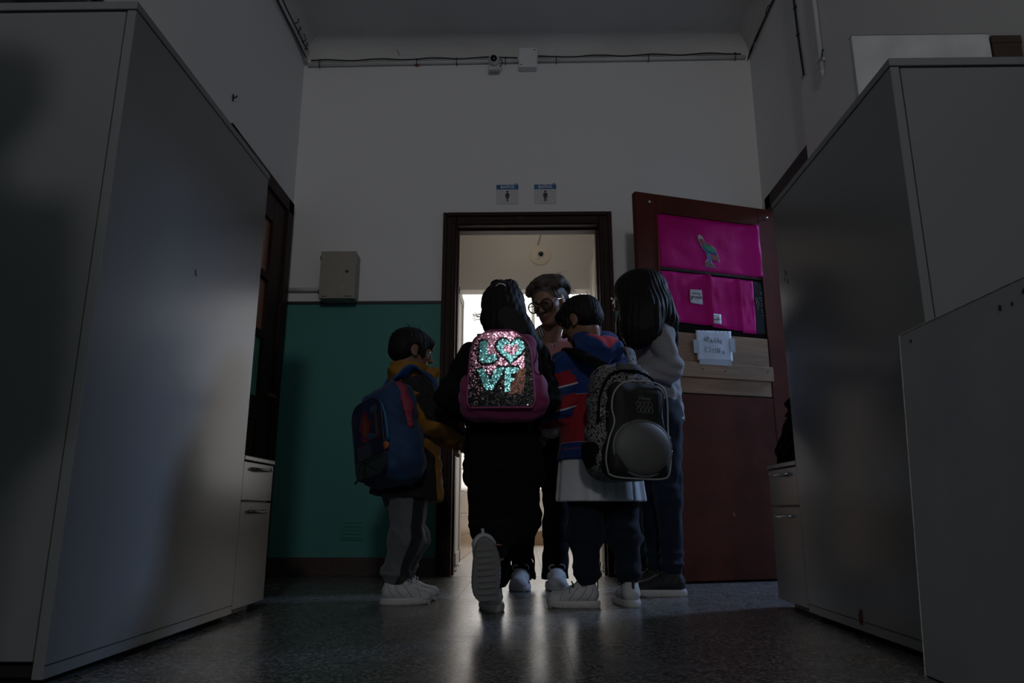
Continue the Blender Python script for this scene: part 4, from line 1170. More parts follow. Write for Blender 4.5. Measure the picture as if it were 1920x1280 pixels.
# ---------------------------------------------------------------- sneakers
_sneak = {}
def sneaker_meshes():
    if _sneak: return _sneak
    S = SDF((-.06, -.02, -.01), (.06, .23, .15), .0035)
    S.cap((0, .034, .050), (0, .10, .047), .033, .033, k=.02)
    S.cap((0, .10, .047), (0, .170, .030), .034, .030, k=.02, flat=((0, 0, 1), .85))
    S.cap((.006, .165, .026), (-.006, .172, .026), .030, k=.02, flat=((0, 0, 1), .8))
    S.cap((0, .036, .052), (0, .046, .098), .031, .032, k=.02)
    S.cap((0, .085, .066), (0, .060, .108), .016, .012, k=.02)          # tongue
    S.cap((0, .046, .088), (0, .046, .150), .0255, .030, k=.004, mode='s')
    S.box((0, .1, -.02), (.1, .2, .038), .001, k=.0, mode='s')
    S.disp(folds(3, .0006, [400, 520]))
    V, F = S.surface(); V = relax(V, F, 1)
    _sneak['upper'] = raw_mesh('shoe', V, F)
    seam = MB()
    def snap(path):
        out = []
        for y, z, sx in path:
            m = (V[:, 0] * sx > 0) if abs(sx) == 1 else np.abs(V[:, 0] - sx) < .004
            q = V[m]; i = np.argmin((q[:, 1] - y) ** 2 + (q[:, 2] - z) ** 2) if abs(sx) == 1 else np.argmax(q[:, 2] - 40 * (q[:, 1] - y) ** 2 * 10)
            p = q[i]; out.append(Vector(p + unit(p - V3(0, p[1], .04)) * .0006))
        return out
    for sx in (-1, 1):
        for path in ([(.118, .028, sx), (.104, .046, sx), (.090, .062, sx), (.076, .078, sx)], [(.085, .028, sx), (.066, .045, sx), (.052, .062, sx), (.044, .082, sx)], [(.045, .030, sx), (.028, .050, sx), (.020, .075, sx)], [(.150, .028, sx), (.146, .042, sx), (.140, .056, sx)]):
            seam.tube(catmull(snap(path), 4), .0017, 6)
    _sneak['side_seams'] = seam.mesh('side_seams', True)
    # sole: rippled foot outline, flared at the ground, grooved tread
    def outline(u, grow, rip):
        t = 2 * PI * u
        y = .098 - .102 * math.cos(t)
        k = (1 - math.cos(t)) / 2
        w = (.030 + .012 * math.sin(min(1, k * 1.25) * PI * .62) ) * (max(0.0, 1 - (2 * k - 1) ** 4)) ** 0.5
        x = -math.copysign(w, math.sin(t)) + .004 * math.sin(k * PI * 1.6)
        g = grow + rip * math.sin(u * 2 * PI * 40)
        nx, ny = (math.copysign(1, -math.sin(t)) * abs(math.sin(t)), -math.cos(t))
        return x + nx * g, y + ny * g
    b = MB(); N = 160; rings = []
    for z, g, rip in ((0.0, -.002, .0008), (.003, .001, .0010), (.010, .003, .0008), (.020, .0028, .0003), (.027, .0005, 0)):
        rings.append([b.bm.verts.new((*outline(i / N, g, rip), z + (.010 * max(0, outline(i / N, 0, 0)[1] / .2 - .72) ** 1.2 if z < .02 else 0) * 2)) for i in range(N)])
    for a, c in zip(rings, rings[1:]):
        for i in range(N):
            b.bm.faces.new((a[i], a[(i + 1) % N], c[(i + 1) % N], c[i]))
    b.bm.faces.new(list(reversed(rings[0]))); b.bm.faces.new(rings[-1])
    for k in range(9):
        y = .022 + k * .020
        b.box((-.026, y, -.0022), (.028, y + .009, .004), .001)
    _sneak['sole'] = b.mesh('sole', False)
    b = MB()
    for k in range(4):
        y = .098 + k * .014; z = .0865 - k * .0085
        b.tube([(-.023, y + .004, z - .010), (-.009, y, z), (.009, y - .002, z), (.023, y + .003, z - .010)], .0024, 6)
    b.tube(catmull([(0, .098, .086), (-.018, .104, .098), (-.034, .100, .090), (-.028, .096, .078), (-.004, .097, .084)], 6), .0019, 6)
    b.tube(catmull([(0, .098, .086), (.018, .106, .096), (.032, .104, .086), (.024, .098, .076), (.004, .097, .084)], 6), .0019, 6)
    b.tube(catmull([(0, .098, .086), (-.022, .11, .074), (-.036, .112, .056)], 5), .0017, 6)
    b.tube(catmull([(0, .098, .086), (.020, .112, .074), (.034, .118, .058)], 5), .0017, 6)
    _sneak['laces'] = b.mesh('laces', True)
    b = MB(); b.box((-.005, .000, .070), (.005, .0045, .104), .001); pass
    _sneak['heel_tab'] = b.mesh('heel_tab')
    return _sneak

def sneaker(root, heel, direction, pitch, scale, mu, ms, ml, mt, roll=0.0):
    """heel: world point under the heel; direction: xy toe direction; pitch>0 lifts the toe, <0 points it down"""
    S = sneaker_meshes()
    d = unit(V3(direction[0], direction[1], 0))
    yaw = math.atan2(-d[0], d[1])
    M = Matrix.Translation(Vector(heel) - Vector(root['base'])) @ Matrix.Rotation(yaw, 4, 'Z') @ Matrix.Rotation(pitch, 4, 'X') @ Matrix.Rotation(roll, 4, 'Y') @ Matrix.Scale(scale, 4)
    def mk(key, m, par, mm):
        me = S[key].copy(); me.materials.clear(); me.name = key
        o = link_mesh('shoe' if key == 'upper' else key, me, m, par)
        o.matrix_local = mm
        return o
    up = mk('upper', mu, root, M)
    I = Matrix.Identity(4)
    mk('sole', ms, up, I); mk('laces', ml, up, I)['kind'] = 'stuff'; mk('side_seams', mat(mu.name + '_seam', tuple(0.55 * c for c in mu.node_tree.nodes['Principled BSDF'].inputs['Base Color'].default_value[:3]), .7), up, I)['kind'] = 'stuff'; mk('heel_tab', mt, up, I)
    return up
# ================================================================== people
SK_A = skin_mat('skin_warm', (0.27, 0.145, 0.098), (0.22, 0.08, 0.065))
SK_B = skin_mat('skin_tan', (0.23, 0.12, 0.078), (0.19, 0.075, 0.06))
def hair_mat(name, c, rough=0.62):
    m = mat(name, c, rough, spec=0.18)
    return m
H_black = hair_mat('black_hair', (0.010, 0.008, 0.008))
H_brown = hair_mat('dark_brown_hair', (0.022, 0.013, 0.010))
H_grey = mat('greying_brown_hair', (0.042, 0.030, 0.025), 0.6, spec=0.2, noise=(38, (0.12, 0.10, 0.088), 4))
C_black = mat('black_cloth', (0.005, 0.005, 0.0055), 0.9, spec=0.15, weave=900)
C_navy = mat('navy_cloth', (0.0085, 0.012, 0.024), 0.88, spec=0.2, sheen=0.06, weave=900)
C_denim = mat('dark_denim', (0.012, 0.018, 0.036), 0.88, spec=0.2, sheen=0.06, weave=1100, )
C_grey = mat('heather_grey_knit', (0.215, 0.215, 0.235), 0.9, sheen=0.15, noise=(160, (0.27, 0.27, 0.29), 3))
C_white = mat('white_smock_cloth', (0.60, 0.61, 0.65), 0.85, sheen=0.1, weave=1000)
C_pink = mat('dusty_pink_knit', (0.44, 0.19, 0.20), 0.9, sheen=0.2, weave=700)
C_lightgrey = mat('light_grey_cloth', (0.30, 0.30, 0.31), 0.9)
SH_white = mat('white_shoe_fabric', (0.50, 0.50, 0.52), 0.7, weave=1400)
SH_sole = mat('white_rubber', (0.50, 0.49, 0.49), 0.55)
SH_greysole = mat('grey_rubber', (0.20, 0.195, 0.195), 0.7)
SH_black = mat('black_shoe_fabric', (0.014, 0.014, 0.016), 0.7)
SH_lace = mat('lace_white', (0.6, 0.6, 0.6), 0.8)

def smooth01(x):
    return np.clip(0.5 + x, 0, 1)

def short_hair(root, fr, H, seed, name_m, nape=-.20, thick=1.0):
    c = fr.c; R = .62 * H
    S = SDF(c - R, c + R, .0036)
    P = lambda x, y, z: fr.p(x, y, z, H)
    A = fr.ax
    S.ell(P(0, -.05, .15), V3(.425 * thick, .515, .415) * H, A, k=0)
    S.ell(P(0, -.22, -.04), V3(.36, .33, .30) * H, A, k=.06 * H)
    S.ell(P(0, .30, .25), V3(.30, .22, .17) * H, A, k=.06 * H)                # fringe
    for sx in (-1, 1):
        S.ell(P(.37 * sx, .17, .0), V3(.05, .09, .16) * H, A, k=.03 * H)      # sideburn
        S.ell(P(.43 * sx, -.02, -.07), V3(.12, .135, .175) * H, A, k=.02 * H, mode='s')
    S.box(P(0, .56, -.14), V3(.5, .28, .25) * H, .02 * H, A, k=.03 * H, mode='s')
    S.box(P(0, -.1, nape - .4), V3(.7, .7, .34) * H, .01 * H, A, k=.03 * H, mode='s')
    rng = random.Random(seed); p0 = rng.uniform(0, 6)
    def strand(X, Y, Z):
        q = [(X - c[0]) * A[i, 0] + (Y - c[1]) * A[i, 1] + (Z - c[2]) * A[i, 2] for i in range(3)]
        th = np.arctan2(q[0], q[1] + .25 * H)
        return 0.0018 * np.sin(th * 27 + 30 * q[2] / H * .25 + p0 + 1.3 * np.sin(q[2] / H * 9)) * (0.6 + .4 * np.sin(th * 9 + p0)) + .0012 * np.sin(th * 61 + q[2] / H * 5)
    S.disp(strand)
    o = S.build('hair', name_m, root)
    st = []
    for k in range(46):
        a = rng.uniform(-PI, PI); b = rng.uniform(.15, 1.0)
        d = V3(math.sin(a) * math.cos(b), math.cos(a) * math.cos(b), math.sin(b))
        p = P(d[0] * .42, -.05 + d[1] * .50, .15 + d[2] * .40)
        t = unit(fr.r * d[0] + fr.f * d[1] + fr.u * d[2])
        side = unit(np.cross(t, V3(0, 0, 1)) + t * .25) * rng.choice((-1, 1))
        ln = rng.uniform(.05, .11) * H
        st.append([p - side * ln, p + t * .018 * H, p + side * ln + t * .045 * H - V3(0, 0, .05 * H)])
    for k in range(9):
        x = rng.uniform(-.12, .12); y = rng.uniform(-.2, .1)
        st.append([P(x, y, .53), P(x * 1.3, y - .03, .60 + rng.uniform(0, .03)), P(x * 2.0 - .08, y - .1, .62 + rng.uniform(0, .06))])
    w = wisps(root, st, name_m, .0009)
    return o

def shoe_under(root, ank, direction, scale, *mats):
    d = unit(V3(direction[0], direction[1], 0))
    h = V3(ank) - d * .046 * scale
    return sneaker(root, (h[0], h[1], 0.0), direction, 0, scale, *mats)

def socks(root, anks, m, r=.028):
    for a in anks:
        a = V3(a)
        S = SDF(a - .07, a + .09, .004)
        S.cap(a + V3(0, 0, .012), a + V3(0, 0, .055), r, r + .006, k=0)
        S.build('sock', m, root)

def leg_cloth(S, hip, knee, ank, r, k=.03, bunch=0.006, seed=0):
    S.cap(hip, knee, r[0], r[1], k=k); S.cap(knee, ank, r[1], r[2], k=k)
    rr = random.Random(seed)
    hip, knee, ank = V3(hip), V3(knee), V3(ank)
    for t in (.80, .95):
        p = lerp(knee, ank, t) + V3(rr.uniform(-1, 1), rr.uniform(-1, 1), 0) * .006
        S.ell(p, V3(r[2] * 1.13 + bunch * t, r[2] * 1.13 + bunch * t, .014), k=.016)
    for t in (.9, 1.06):
        p = lerp(hip, knee, t) + V3(rr.uniform(-1, 1), rr.uniform(-1, 1), 0) * .008
        S.ell(p, V3(r[1] * 1.06, r[1] * 1.06, .016), k=.02)

# ------------------------------------------------------------ boy with the blue backpack (left)
def boy_left():
    root = person('dark haired boy in yellow and black jacket, standing by the green dado', (-0.50, 3.04, 0))
    f = unit(V3(.85, .53, 0)); r = V3(f[1], -f[0], 0)
    H = .187
    fr = Frame((-0.497, 3.045, 1.043), (.88, .42, -.16))
    shR, shL = V3(-.452, 2.960, .862), V3(-.555, 3.150, .862)
    elR, wrR = V3(-.372, 2.935, .725), V3(-.288, 3.035, .682)
    elL, wrL = V3(-.420, 3.165, .722), V3(-.300, 3.105, .662)
    hipR, knR, anR = V3(-.478, 2.995, .47), V3(-.482, 2.985, .25), V3(-.527, 2.985, .075)
    hipL, knL, anL = V3(-.530, 3.080, .47), V3(-.478, 3.085, .25), V3(-.510, 3.090, .075)
    chest, pelv = V3(-.503, 3.055, .80), V3(-.503, 3.045, .50)
    # body
    S = SDF((-.78, 2.76, 0.0), (-.16, 3.32, 1.18), .005)
    S.cap(pelv, chest, .085, .09, k=.04, flat=(f, .75))
    S.cap(shR, shL, .045, k=.04)
    S.cap(chest + V3(0, 0, .06), fr.p(0, -.10, -.30, H), .045, .043, k=.03)
    add_head(S, fr, H)
    for a, b, c in ((shR, elR, wrR), (shL, elL, wrL)):
        S.chain([a, b, c], [.034, .028, .020], k=.02)
    add_hand(S, wrR, unit(wrR - elR) + V3(.2, .2, -.25), (-.3, .4, -.4), .125, -1, .55)
    add_hand(S, wrL, unit(wrL - elL) + V3(.1, 0, -.2), (.2, -.5, -.3), .125, 1, .6)
    for h, k, a in ((hipR, knR, anR), (hipL, knL, anL)):
        S.chain([h, k, a], [.055, .042, .028], k=.02)
        S.cap(a, a + V3(.050, .017, -.035), .024, .014, k=.02)
    S.build('body', SK_B, root, {'lip': face_tint(fr, H)})
    add_eyes(root, fr, H); add_brows(root, fr, H, H_black)
    short_hair(root, fr, H, 3, H_black, nape=-.30)
    # trousers
    S = SDF((-.72, 2.84, .03), (-.30, 3.24, .60), .005)
    S.cap(pelv + r * .03, pelv - r * .03, .105, k=.02)
    leg_cloth(S, hipR, knR, anR + V3(0, 0, .035), (.085, .066, .049), seed=1)
    leg_cloth(S, hipL, knL, anL + V3(0, 0, .035), (.085, .066, .049), seed=2)
    S.disp(folds(11, .006, [40, 62, 90, 120]))
    S.plane((0, 0, .078), (0, 0, -1))
    def stripe(V):
        t = np.clip((.47 - V[:, 2]) / .4, 0, 1)
        ax = np.where((V[:, 2] > .25)[:, None], hipR + (knR - hipR) * np.clip((.47 - V[:, 2:3]) / .22, 0, 1), knR + (anR - knR) * np.clip((.25 - V[:, 2:3]) / .18, 0, 1))
        q = V - ax
        u = q @ f; s = q @ r
        return smooth01(np.minimum(.026 - np.abs(u - .012), s - .012) * 60)
    m = attr_mat('grey_track_trousers', 'stripe', [(0.0, (0.115, 0.118, 0.128)), (0.5, (0.014, 0.014, 0.018))], .9, sheen=.2, weave=900)
    S.build('trousers', m, root, {'stripe': stripe})
    # jacket
    def yellow(V):
        u = (V - chest) @ f; s = (V - chest) @ r; z = V[:, 2]
        front = np.minimum(u - .075, .90 - z)
        under = np.minimum(np.minimum(.815 - z - .35 * (u - .03), z - .60 - .5 * (.05 - u)), u + .085)
        return smooth01(np.maximum(front, under) * 50)
    M_j = attr_mat('yellow_black_jacket', 'yellow', [(0.0, (0.010, 0.010, 0.012)), (0.5, (0.30, 0.135, 0.012))], .75, sheen=.1, weave=700)
    S = SDF((-.74, 2.80, .36), (-.20, 3.32, 1.02), .0055)
    S.cap(pelv + V3(0, 0, -.14) + f * .005, chest, .168, .122, k=.04, flat=(f, .95))
    S.cap(shR + V3(0, 0, -.012), shL + V3(0, 0, -.012), .066, k=.05)
    S.cap(chest + V3(0, 0, .09), chest + V3(0, 0, .13), .075, .060, k=.04)
    S.disp(folds(5, .012, [30, 46, 70, 95]))
    S.plane((-.48, 3.03, .412), (-.10, -.05, -1))
    S.cap(pelv + V3(0, 0, -.16), pelv + V3(0, 0, -.06), .142, .128, k=.0, mode='s', flat=(f, .95))
    jk = S.build('jacket', M_j, root, {'yellow': yellow})
    for (a, b, c, sd, wn) in ((shR, elR, wrR, 1, 21), (shL, elL, wrL, -1, 22)):
        S = SDF(np.minimum(np.minimum(a, b), c) - .11, np.maximum(np.maximum(a, b), c) + .11, .005)
        S.chain([a + V3(0, 0, -.01), b, c - unit(c - b) * .01], [.064, .058, .047], k=.03)
        S.disp(folds(wn, .012, [55, 80, 110]))
        e = unit(c - b)
        S.plane(c - e * .002, e)
        S.cap(c - e * .02, c + e * .05, .034, k=0, mode='s')
        down = unit(V3(.35, .15, -1) )
        def yel(V, a=a, b=b, c=c):
            t = np.clip(((V - a) @ (b - a)) / ((b - a) @ (b - a)), 0, 1)
            t2 = np.clip(((V - b) @ (c - b)) / ((c - b) @ (c - b)), 0, 1)
            ax = a + (b - a) * t[:, None] + (c - b) * t2[:, None]
            q = V - ax
            return smooth01((q @ unit(V3(-.25, .1, -1)) - .004) * 60)
        S.build('sleeve', M_j, jk, {'yellow': yel}, origin=V3(root['base']))
        # knit cuff
        MBc = MB(); rings = [c - e * .012, c + e * .002, c + e * .022, c + e * .026]
        MBc.tube([Vector(x - V3(root['base'])) for x in rings], [.034, .037, .033, .024], 18)
        MBc.build('cuff', mat('mustard_cuff', (0.32, 0.15, 0.015), .85, weave=600), jk, True)
    # stand-up collar
    S = SDF((-.68, 2.90, .86), (-.33, 3.22, 1.02), .0045)
    n0 = fr.p(0, -.12, -.42, H)
    S.cap(V3(-.512, 3.045, .905), V3(-.505, 3.05, .972), .082, .086, k=0)
    S.cap(V3(-.43, 3.06, .915), V3(-.398, 3.05, .940), .040, .030, k=.03)
    S.cap(V3(-.508, 3.045, .90), V3(-.498, 3.05, 1.02), .058, .072, k=.004, mode='s')
    S.disp(folds(31, .008, [60, 85, 120]))
    S.plane((-.50, 3.05, .985), (.10, 0, 1))
    S.plane((-.50, 3.05, .895), (0, 0, -1))
    S.build('collar', mat('mustard_collar', (0.30, 0.135, 0.012), .75, weave=700), jk, origin=V3(root['base']))
    socks(root, (anR, anL), C_navy)
    shoe_under(root, anR, (.95, .30), .99, SH_white, SH_sole, SH_lace, SH_black)
    shoe_under(root, anL, (.95, .34), .99, SH_white, SH_sole, SH_lace, SH_black)
    return root

# ------------------------------------------------------------ girl with the sequin backpack (middle)
def girl_middle():
    root = person('dark haired child with the sequin backpack, stepping with one foot lifted', (-0.09, 2.78, 0))
    f = unit(V3(.04, 1, 0)); r = V3(f[1], -f[0], 0)
    H = .192
    fr = Frame((-0.085, 2.785, 1.158), (.10, .96, -.22))
    shL, shR = V3(-.205, 2.785, .965), V3(.035, 2.785, .968)
    elL, wrL = V3(-.285, 2.760, .800), V3(-.262, 2.915, .752)
    elR, wrR = V3(.076, 2.742, .790), V3(.015, 2.910, .800)
    chest, pelv = V3(-.085, 2.80, .90), V3(-.085, 2.79, .62)
    hipL, knL, anL = V3(-.140, 2.79, .58), V3(-.128, 2.81, .33), V3(-.124, 2.790, .080)
    hipR, knR, anR = V3(-.030, 2.79, .58), V3(-.028, 2.800, .33), V3(-.098, 2.615, .262)
    S = SDF((-.40, 2.48, 0.0), (.22, 3.12, 1.30), .005)
    S.cap(pelv, chest, .09, .092, k=.04, flat=(f, .72))
    S.cap(shL, shR, .045, k=.04)
    S.cap(chest + V3(0, 0, .06), fr.p(0, -.08, -.30, H), .046, .044, k=.03)
    add_head(S, fr, H, True)
    for a, b, c in ((shL, elL, wrL), (shR, elR, wrR)):
        S.chain([a, b, c], [.034, .028, .020], k=.02)
    add_hand(S, wrL, (.55, .72, -.35), (.6, -.2, -.5), .128, 1, .5)
    add_hand(S, wrR, (-.3, .9, .1), (-.4, 0, -.8), .128, -1, .6)
    S.chain([hipL, knL, anL], [.058, .044, .030], k=.02); S.cap(anL, anL + V3(.008, .05, -.035), .024, .014, k=.02)
    S.chain([hipR, knR, anR], [.058, .044, .030], k=.02); S.cap(anR, anR + V3(.01, -.01, -.06), .022, .014, k=.02)
    S.build('body', SK_A, root, {'lip': face_tint(fr, H)})
    add_eyes(root, fr, H); add_brows(root, fr, H, H_black)
    # hair: smooth cap gathered low, tail over the right shoulder
    c = fr.c
    S = SDF(c - V3(.17, .17, .24), c + V3(.21, .17, .14), .0036)
    P = lambda x, y, z: fr.p(x, y, z, H); A = fr.ax
    S.ell(P(0, -.07, .14), V3(.445, .50, .42) * H, A, k=0)
    S.ell(P(0, -.24, -.10), V3(.37, .33, .33) * H, A, k=.05)
    S.box(P(0, .52, -.16), V3(.6, .25, .28) * H, .02, A, k=.02, mode='s')
    S.ell(P(.14, .02, .56), V3(.17, .3, .07) * H, A, k=.02); S.ell(P(-.14, .02, .56), V3(.17, .3, .07) * H, A, k=.02)
    S.chain([P(.05, -.40, -.18), P(.16, -.44, -.46), P(.36, -.40, -.72), P(.56, -.32, -.92)], [.060, .062, .060, .042], k=.03)
    S.chain([P(-.10, -.36, -.20), P(-.16, -.40, -.42), P(-.05, -.42, -.62), P(.2, -.42, -.80)], [.045, .042, .045, .040], k=.03)
    S.chain([P(.25, -.1, -.18), P(.33, -.05, -.5), P(.5, .05, -.78), P(.62, .1, -.86)], [.045, .045, .05, .040], k=.03)
    def strand(X, Y, Z):
        q = [(X - c[0]) * A[i, 0] + (Y - c[1]) * A[i, 1] + (Z - c[2]) * A[i, 2] for i in range(3)]
        th = np.arctan2(q[0], -q[1] + .1 * H)
        return .0012 * np.sin(th * 34 + 3 * q[2] / H + 1.0 * np.sin(q[2] / H * 4)) + .0008 * np.sin(q[0] / H * 60 - q[2] / H * 9)
    S.disp(strand)
    S.build('hair', H_black, root)
    rng = random.Random(4); st = []
    for k in range(16):
        z = rng.uniform(-.38, -.22)
        st.append([P(-.22, -.30, z), P(-.40 + rng.uniform(-.03, .03), -.30, z - .03), P(-.52 - rng.uniform(0, .12), -.32, z + rng.uniform(-.10, .08)), P(-.46 - rng.uniform(0, .16), -.34, z + rng.uniform(-.16, .04))])
    for k in range(30):
        a = rng.uniform(-1.5, 1.5)
        st.append([P(.44 * math.sin(a), -.1, .14 + .42 * math.cos(a) - .02), P(.46 * math.sin(a + .1), -.12, .14 + .45 * math.cos(a + .1)), P(.45 * math.sin(a + .25), -.15, .14 + .44 * math.cos(a + .25))])
    for k in range(14):
        t = rng.uniform(0, 1)
        st.append([P(.3 + .3 * t, -.30, -.35 - .45 * t), P(.42 + .3 * t, -.33, -.40 - .4 * t), P(.52 + .28 * t, -.30, -.55 - .4 * t)])
    wisps(root, st, H_black, .0012)
    MB_ = MB().tube([Vector(x) for x in catmull([P(-.10, -.552, .24), P(-.03, -.572, .285), P(.06, -.565, .275), P(.10, -.555, .24)], 5)], .0035, 8)
    wpart(MB_, 'hair_clip', M_steel, root, True)
    # jacket
    S = SDF((-.42, 2.58, .64), (.24, 3.00, 1.10), .0055)
    S.cap(V3(-.085, 2.79, .64), chest, .142, .128, k=.04, flat=(f, .78))
    S.cap(shL + V3(0, 0, -.012), shR + V3(0, 0, -.012), .062, k=.05)
    S.cap(chest + V3(0, -.005, .10), chest + V3(0, -.005, .145), .075, .055, k=.04)
    S.disp(folds(8, .010, [34, 52, 76, 100]))
    S.plane((0, 0, .700), (0, 0, -1))
    S.cap((-.085, 2.79, .66), (-.085, 2.79, .73), .115, k=0, mode='s', flat=(f, .78))
    jk = S.build('jacket', C_black, root)
    for (a, b, cc, sd) in ((shL, elL, wrL, 41), (shR, elR, wrR, 42)):
        S = SDF(np.minimum(np.minimum(a, b), cc) - .11, np.maximum(np.maximum(a, b), cc) + .11, .005)
        S.chain([a + V3(0, 0, -.008), b, cc], [.066, .060, .046], k=.03)
        S.disp(folds(sd, .013, [55, 80, 110]))
        e = unit(cc - b)
        S.plane(cc, e); S.cap(cc - e * .03, cc + e * .05, .033, k=0, mode='s')
        S.build('sleeve', C_black, jk, origin=V3(root['base']))
    # cargo trousers
    S = SDF((-.30, 2.52, .03), (.13, 2.98, .78), .005)
    S.cap(pelv + V3(-.035, 0, .08), pelv + V3(.035, 0, .08), .112, k=.03)
    leg_cloth(S, hipL, knL, anL + V3(0, 0, .035), (.098, .080, .058), seed=5)
    S.cap(hipR, knR, .098, .080, k=.03); S.cap(knR, anR + V3(0, .02, .015), .080, .058, k=.03)
    S.box((-.205, 2.80, .515), (.030, .060, .055), .012, k=.02); S.box((.040, 2.80, .515), (.030, .060, .055), .012, k=.02)
    S.disp(folds(14, .008, [38, 60, 85, 120]))
    S.plane((0, 0, .085), (0, 0, -1))
    S.build('trousers', C_black, root)
    socks(root, (anL,), C_black)
    S = SDF(anR - .1, anR + .1, .004); S.cap(anR + V3(0, .03, .02), anR + V3(0.004, -.005, -.04), .037, .030, k=0); S.build('sock', C_black, root)
    shoe_under(root, anL, (-.10, 1), 1.02, SH_white, SH_sole, SH_black, SH_black)
    # lifted foot: sole turned to the viewer, toe down
    sneaker(root, (-.140, 2.505, .262), (.12, 1), -1.22, 1.12, SH_white, SH_greysole, SH_black, SH_white, roll=-.22)
    return root

# ------------------------------------------------------------ teacher
def teacher():
    root = person('woman in glasses and pink cardigan bending towards the children in the doorway', (0.07, 3.60, 0))
    f = unit(V3(-.12, -1, 0)); r = V3(f[1], -f[0], 0)
    H = .207
    fr = Frame((0.120, 3.350, 1.352), (-.44, -.82, -.38), roll=-.12)
    chest, pelv = V3(.105, 3.50, 1.06), V3(.072, 3.63, .80)
    shR, shL = V3(-.070, 3.46, 1.165), V3(.275, 3.49, 1.150)       # her right is at the picture's left
    elR, wrR = V3(-.115, 3.35, .93), V3(-.01, 3.20, .86)
    elL, wrL = V3(.300, 3.40, .91), V3(.190, 3.235, .87)
    hipA, knA, anA = V3(-.010, 3.63, .76), V3(-.020, 3.60, .42), V3(-.018, 3.60, .07)
    hipB, knB, anB = V3(.150, 3.63, .76), V3(.152, 3.61, .42), V3(.146, 3.625, .07)
    S = SDF((-.32, 3.02, 0), (.44, 3.82, 1.52), .0055)
    S.cap(pelv, chest, .11, .115, k=.05, flat=(f, .72))
    S.cap(shR, shL, .05, k=.05)
    S.cap(chest + V3(0, -.03, .08), fr.p(0, -.14, -.33, H), .056, .052, k=.03)
    add_head(S, fr, H, True, smile=1.0)
    for a, b, c in ((shR, elR, wrR), (shL, elL, wrL)):
        S.chain([a, b, c], [.042, .035, .024], k=.02)
    add_hand(S, wrR, (.5, -.75, -.15), (.3, .2, -.9), .165, 1, .55)
    add_hand(S, wrL, (-.55, -.75, -.15), (-.3, .2, -.9), .165, -1, .55)
    for h, k, a in ((hipA, knA, anA), (hipB, knB, anB)):
        S.chain([h, k, a], [.078, .055, .034], k=.03)
        S.cap(a, a + V3(0, -.05, -.03), .026, .016, k=.02)
    S.build('body', SK_A, root, {'lip': face_tint(fr, H)})
    add_eyes(root, fr, H); add_brows(root, fr, H, H_brown)
    # wavy hair swept back from the forehead
    c = fr.c; P = lambda x, y, z: fr.p(x, y, z, H); A = fr.ax
    S = SDF(c - V3(.19, .19, .17), c + V3(.19, .19, .20), .0036)
    S.ell(P(0, -.09, .16), V3(.39, .465, .385) * H, A, k=0)
    S.ell(P(0, -.36, -.02), V3(.34, .26, .30) * H, A, k=.04)
    S.ell(P(0, .52, -.02), V3(.42, .34, .40) * H, A, k=.04 * H, mode='s'); S.box(P(0, .52, -.42), V3(.6, .30, .34) * H, .03 * H, A, k=.03 * H, mode='s')
    for sx in (-1, 1):
        S.ell(P(.42 * sx, .0, -.12), V3(.14, .18, .25) * H, A, k=.03 * H, mode='s')
    rng = random.Random(12)
    for k in range(30):
        a = -1.25 + 2.5 * k / 29
        x0 = .36 * math.sin(a); z0 = .24 + .26 * math.cos(a)
        pts = [P(x0 * .8, .26 - .16 * abs(math.sin(a)), z0 * .93), P(x0 * 1.04, .12 - .06 * abs(math.sin(a)), z0 + .03), P(x0 * 1.12 + rng.uniform(-.02, .02), -.10, z0 + .05 + rng.uniform(-.01, .02)), P(x0 * 1.06, -.34, z0 - .05 + rng.uniform(-.03, .03)), P(x0 * .8, -.52, z0 - .22)]
        cm = catmull(pts, 4)
        wv = rng.uniform(0, 6)
        cm = [p + fr.r * .010 * math.sin(i * .8 + wv) + fr.u * .004 * math.cos(i * 1.1 + wv) for i, p in enumerate(cm)]
        S.chain(cm, [.014 + .006 * math.sin(PI * i / (len(cm) - 1)) for i in range(len(cm))], k=.006)
    S.ell(P(.02, -.60, .02), V3(.20, .13, .17) * H, A, k=.02)
    S.disp(lambda X, Y, Z: (.0013 * np.sin(((X - c[0]) * A[0, 0] + (Y - c[1]) * A[0, 1] + (Z - c[2]) * A[0, 2]) * 520 + 2 * np.sin((Y + Z) * 60))).astype(np.float32))
    S.build('hair', H_grey, root)
    st = []
    for k in range(20):
        a = rng.uniform(-1.3, 1.3); y = rng.uniform(-.45, .1)
        p = P(.42 * math.sin(a), y, .18 + .40 * math.cos(a))
        st.append([p, p + fr.u * rng.uniform(.01, .03) * 1 + fr.r * rng.uniform(-.02, .02), p + fr.r * rng.uniform(-.05, .03) + fr.u * rng.uniform(0, .03) - fr.f * rng.uniform(.0, .05)])
    for k in range(14):
        st.append([P(-.36, -.30, .1), P(-.46, -.42, .1 + rng.uniform(-.1, .1)), P(-.52 - rng.uniform(0, .12), -.46, .05 + rng.uniform(-.15, .2))])
    wisps(root, st, H_grey, .0009)
    # glasses
    M_frame = mat('glasses_frame', (0.02, 0.014, 0.012), .25)
    M_gold = mat('glasses_metal', (0.75, 0.62, 0.45), .25, metal=1.0)
    base = V3(root['base'])
    g = MB()
    for sx in (-1, 1):
        pts = [fr.p(.175 * sx + .145 * math.cos(t), .53 - .05 * abs(math.cos(t)) * (1 if math.cos(t) * sx > 0 else .2), -.01 + .120 * math.sin(t), H) - base for t in [2 * PI * k / 22 for k in range(23)]]
        g.tube([Vector(p) for p in pts], .0034, 8)
    g.tube([Vector(fr.p(x, .545, .045 + .012 * math.cos(x * 30), H) - base) for x in (-.04, -.02, 0, .02, .04)], .003, 8)
    gl = g.build('glasses', M_frame, root, True)
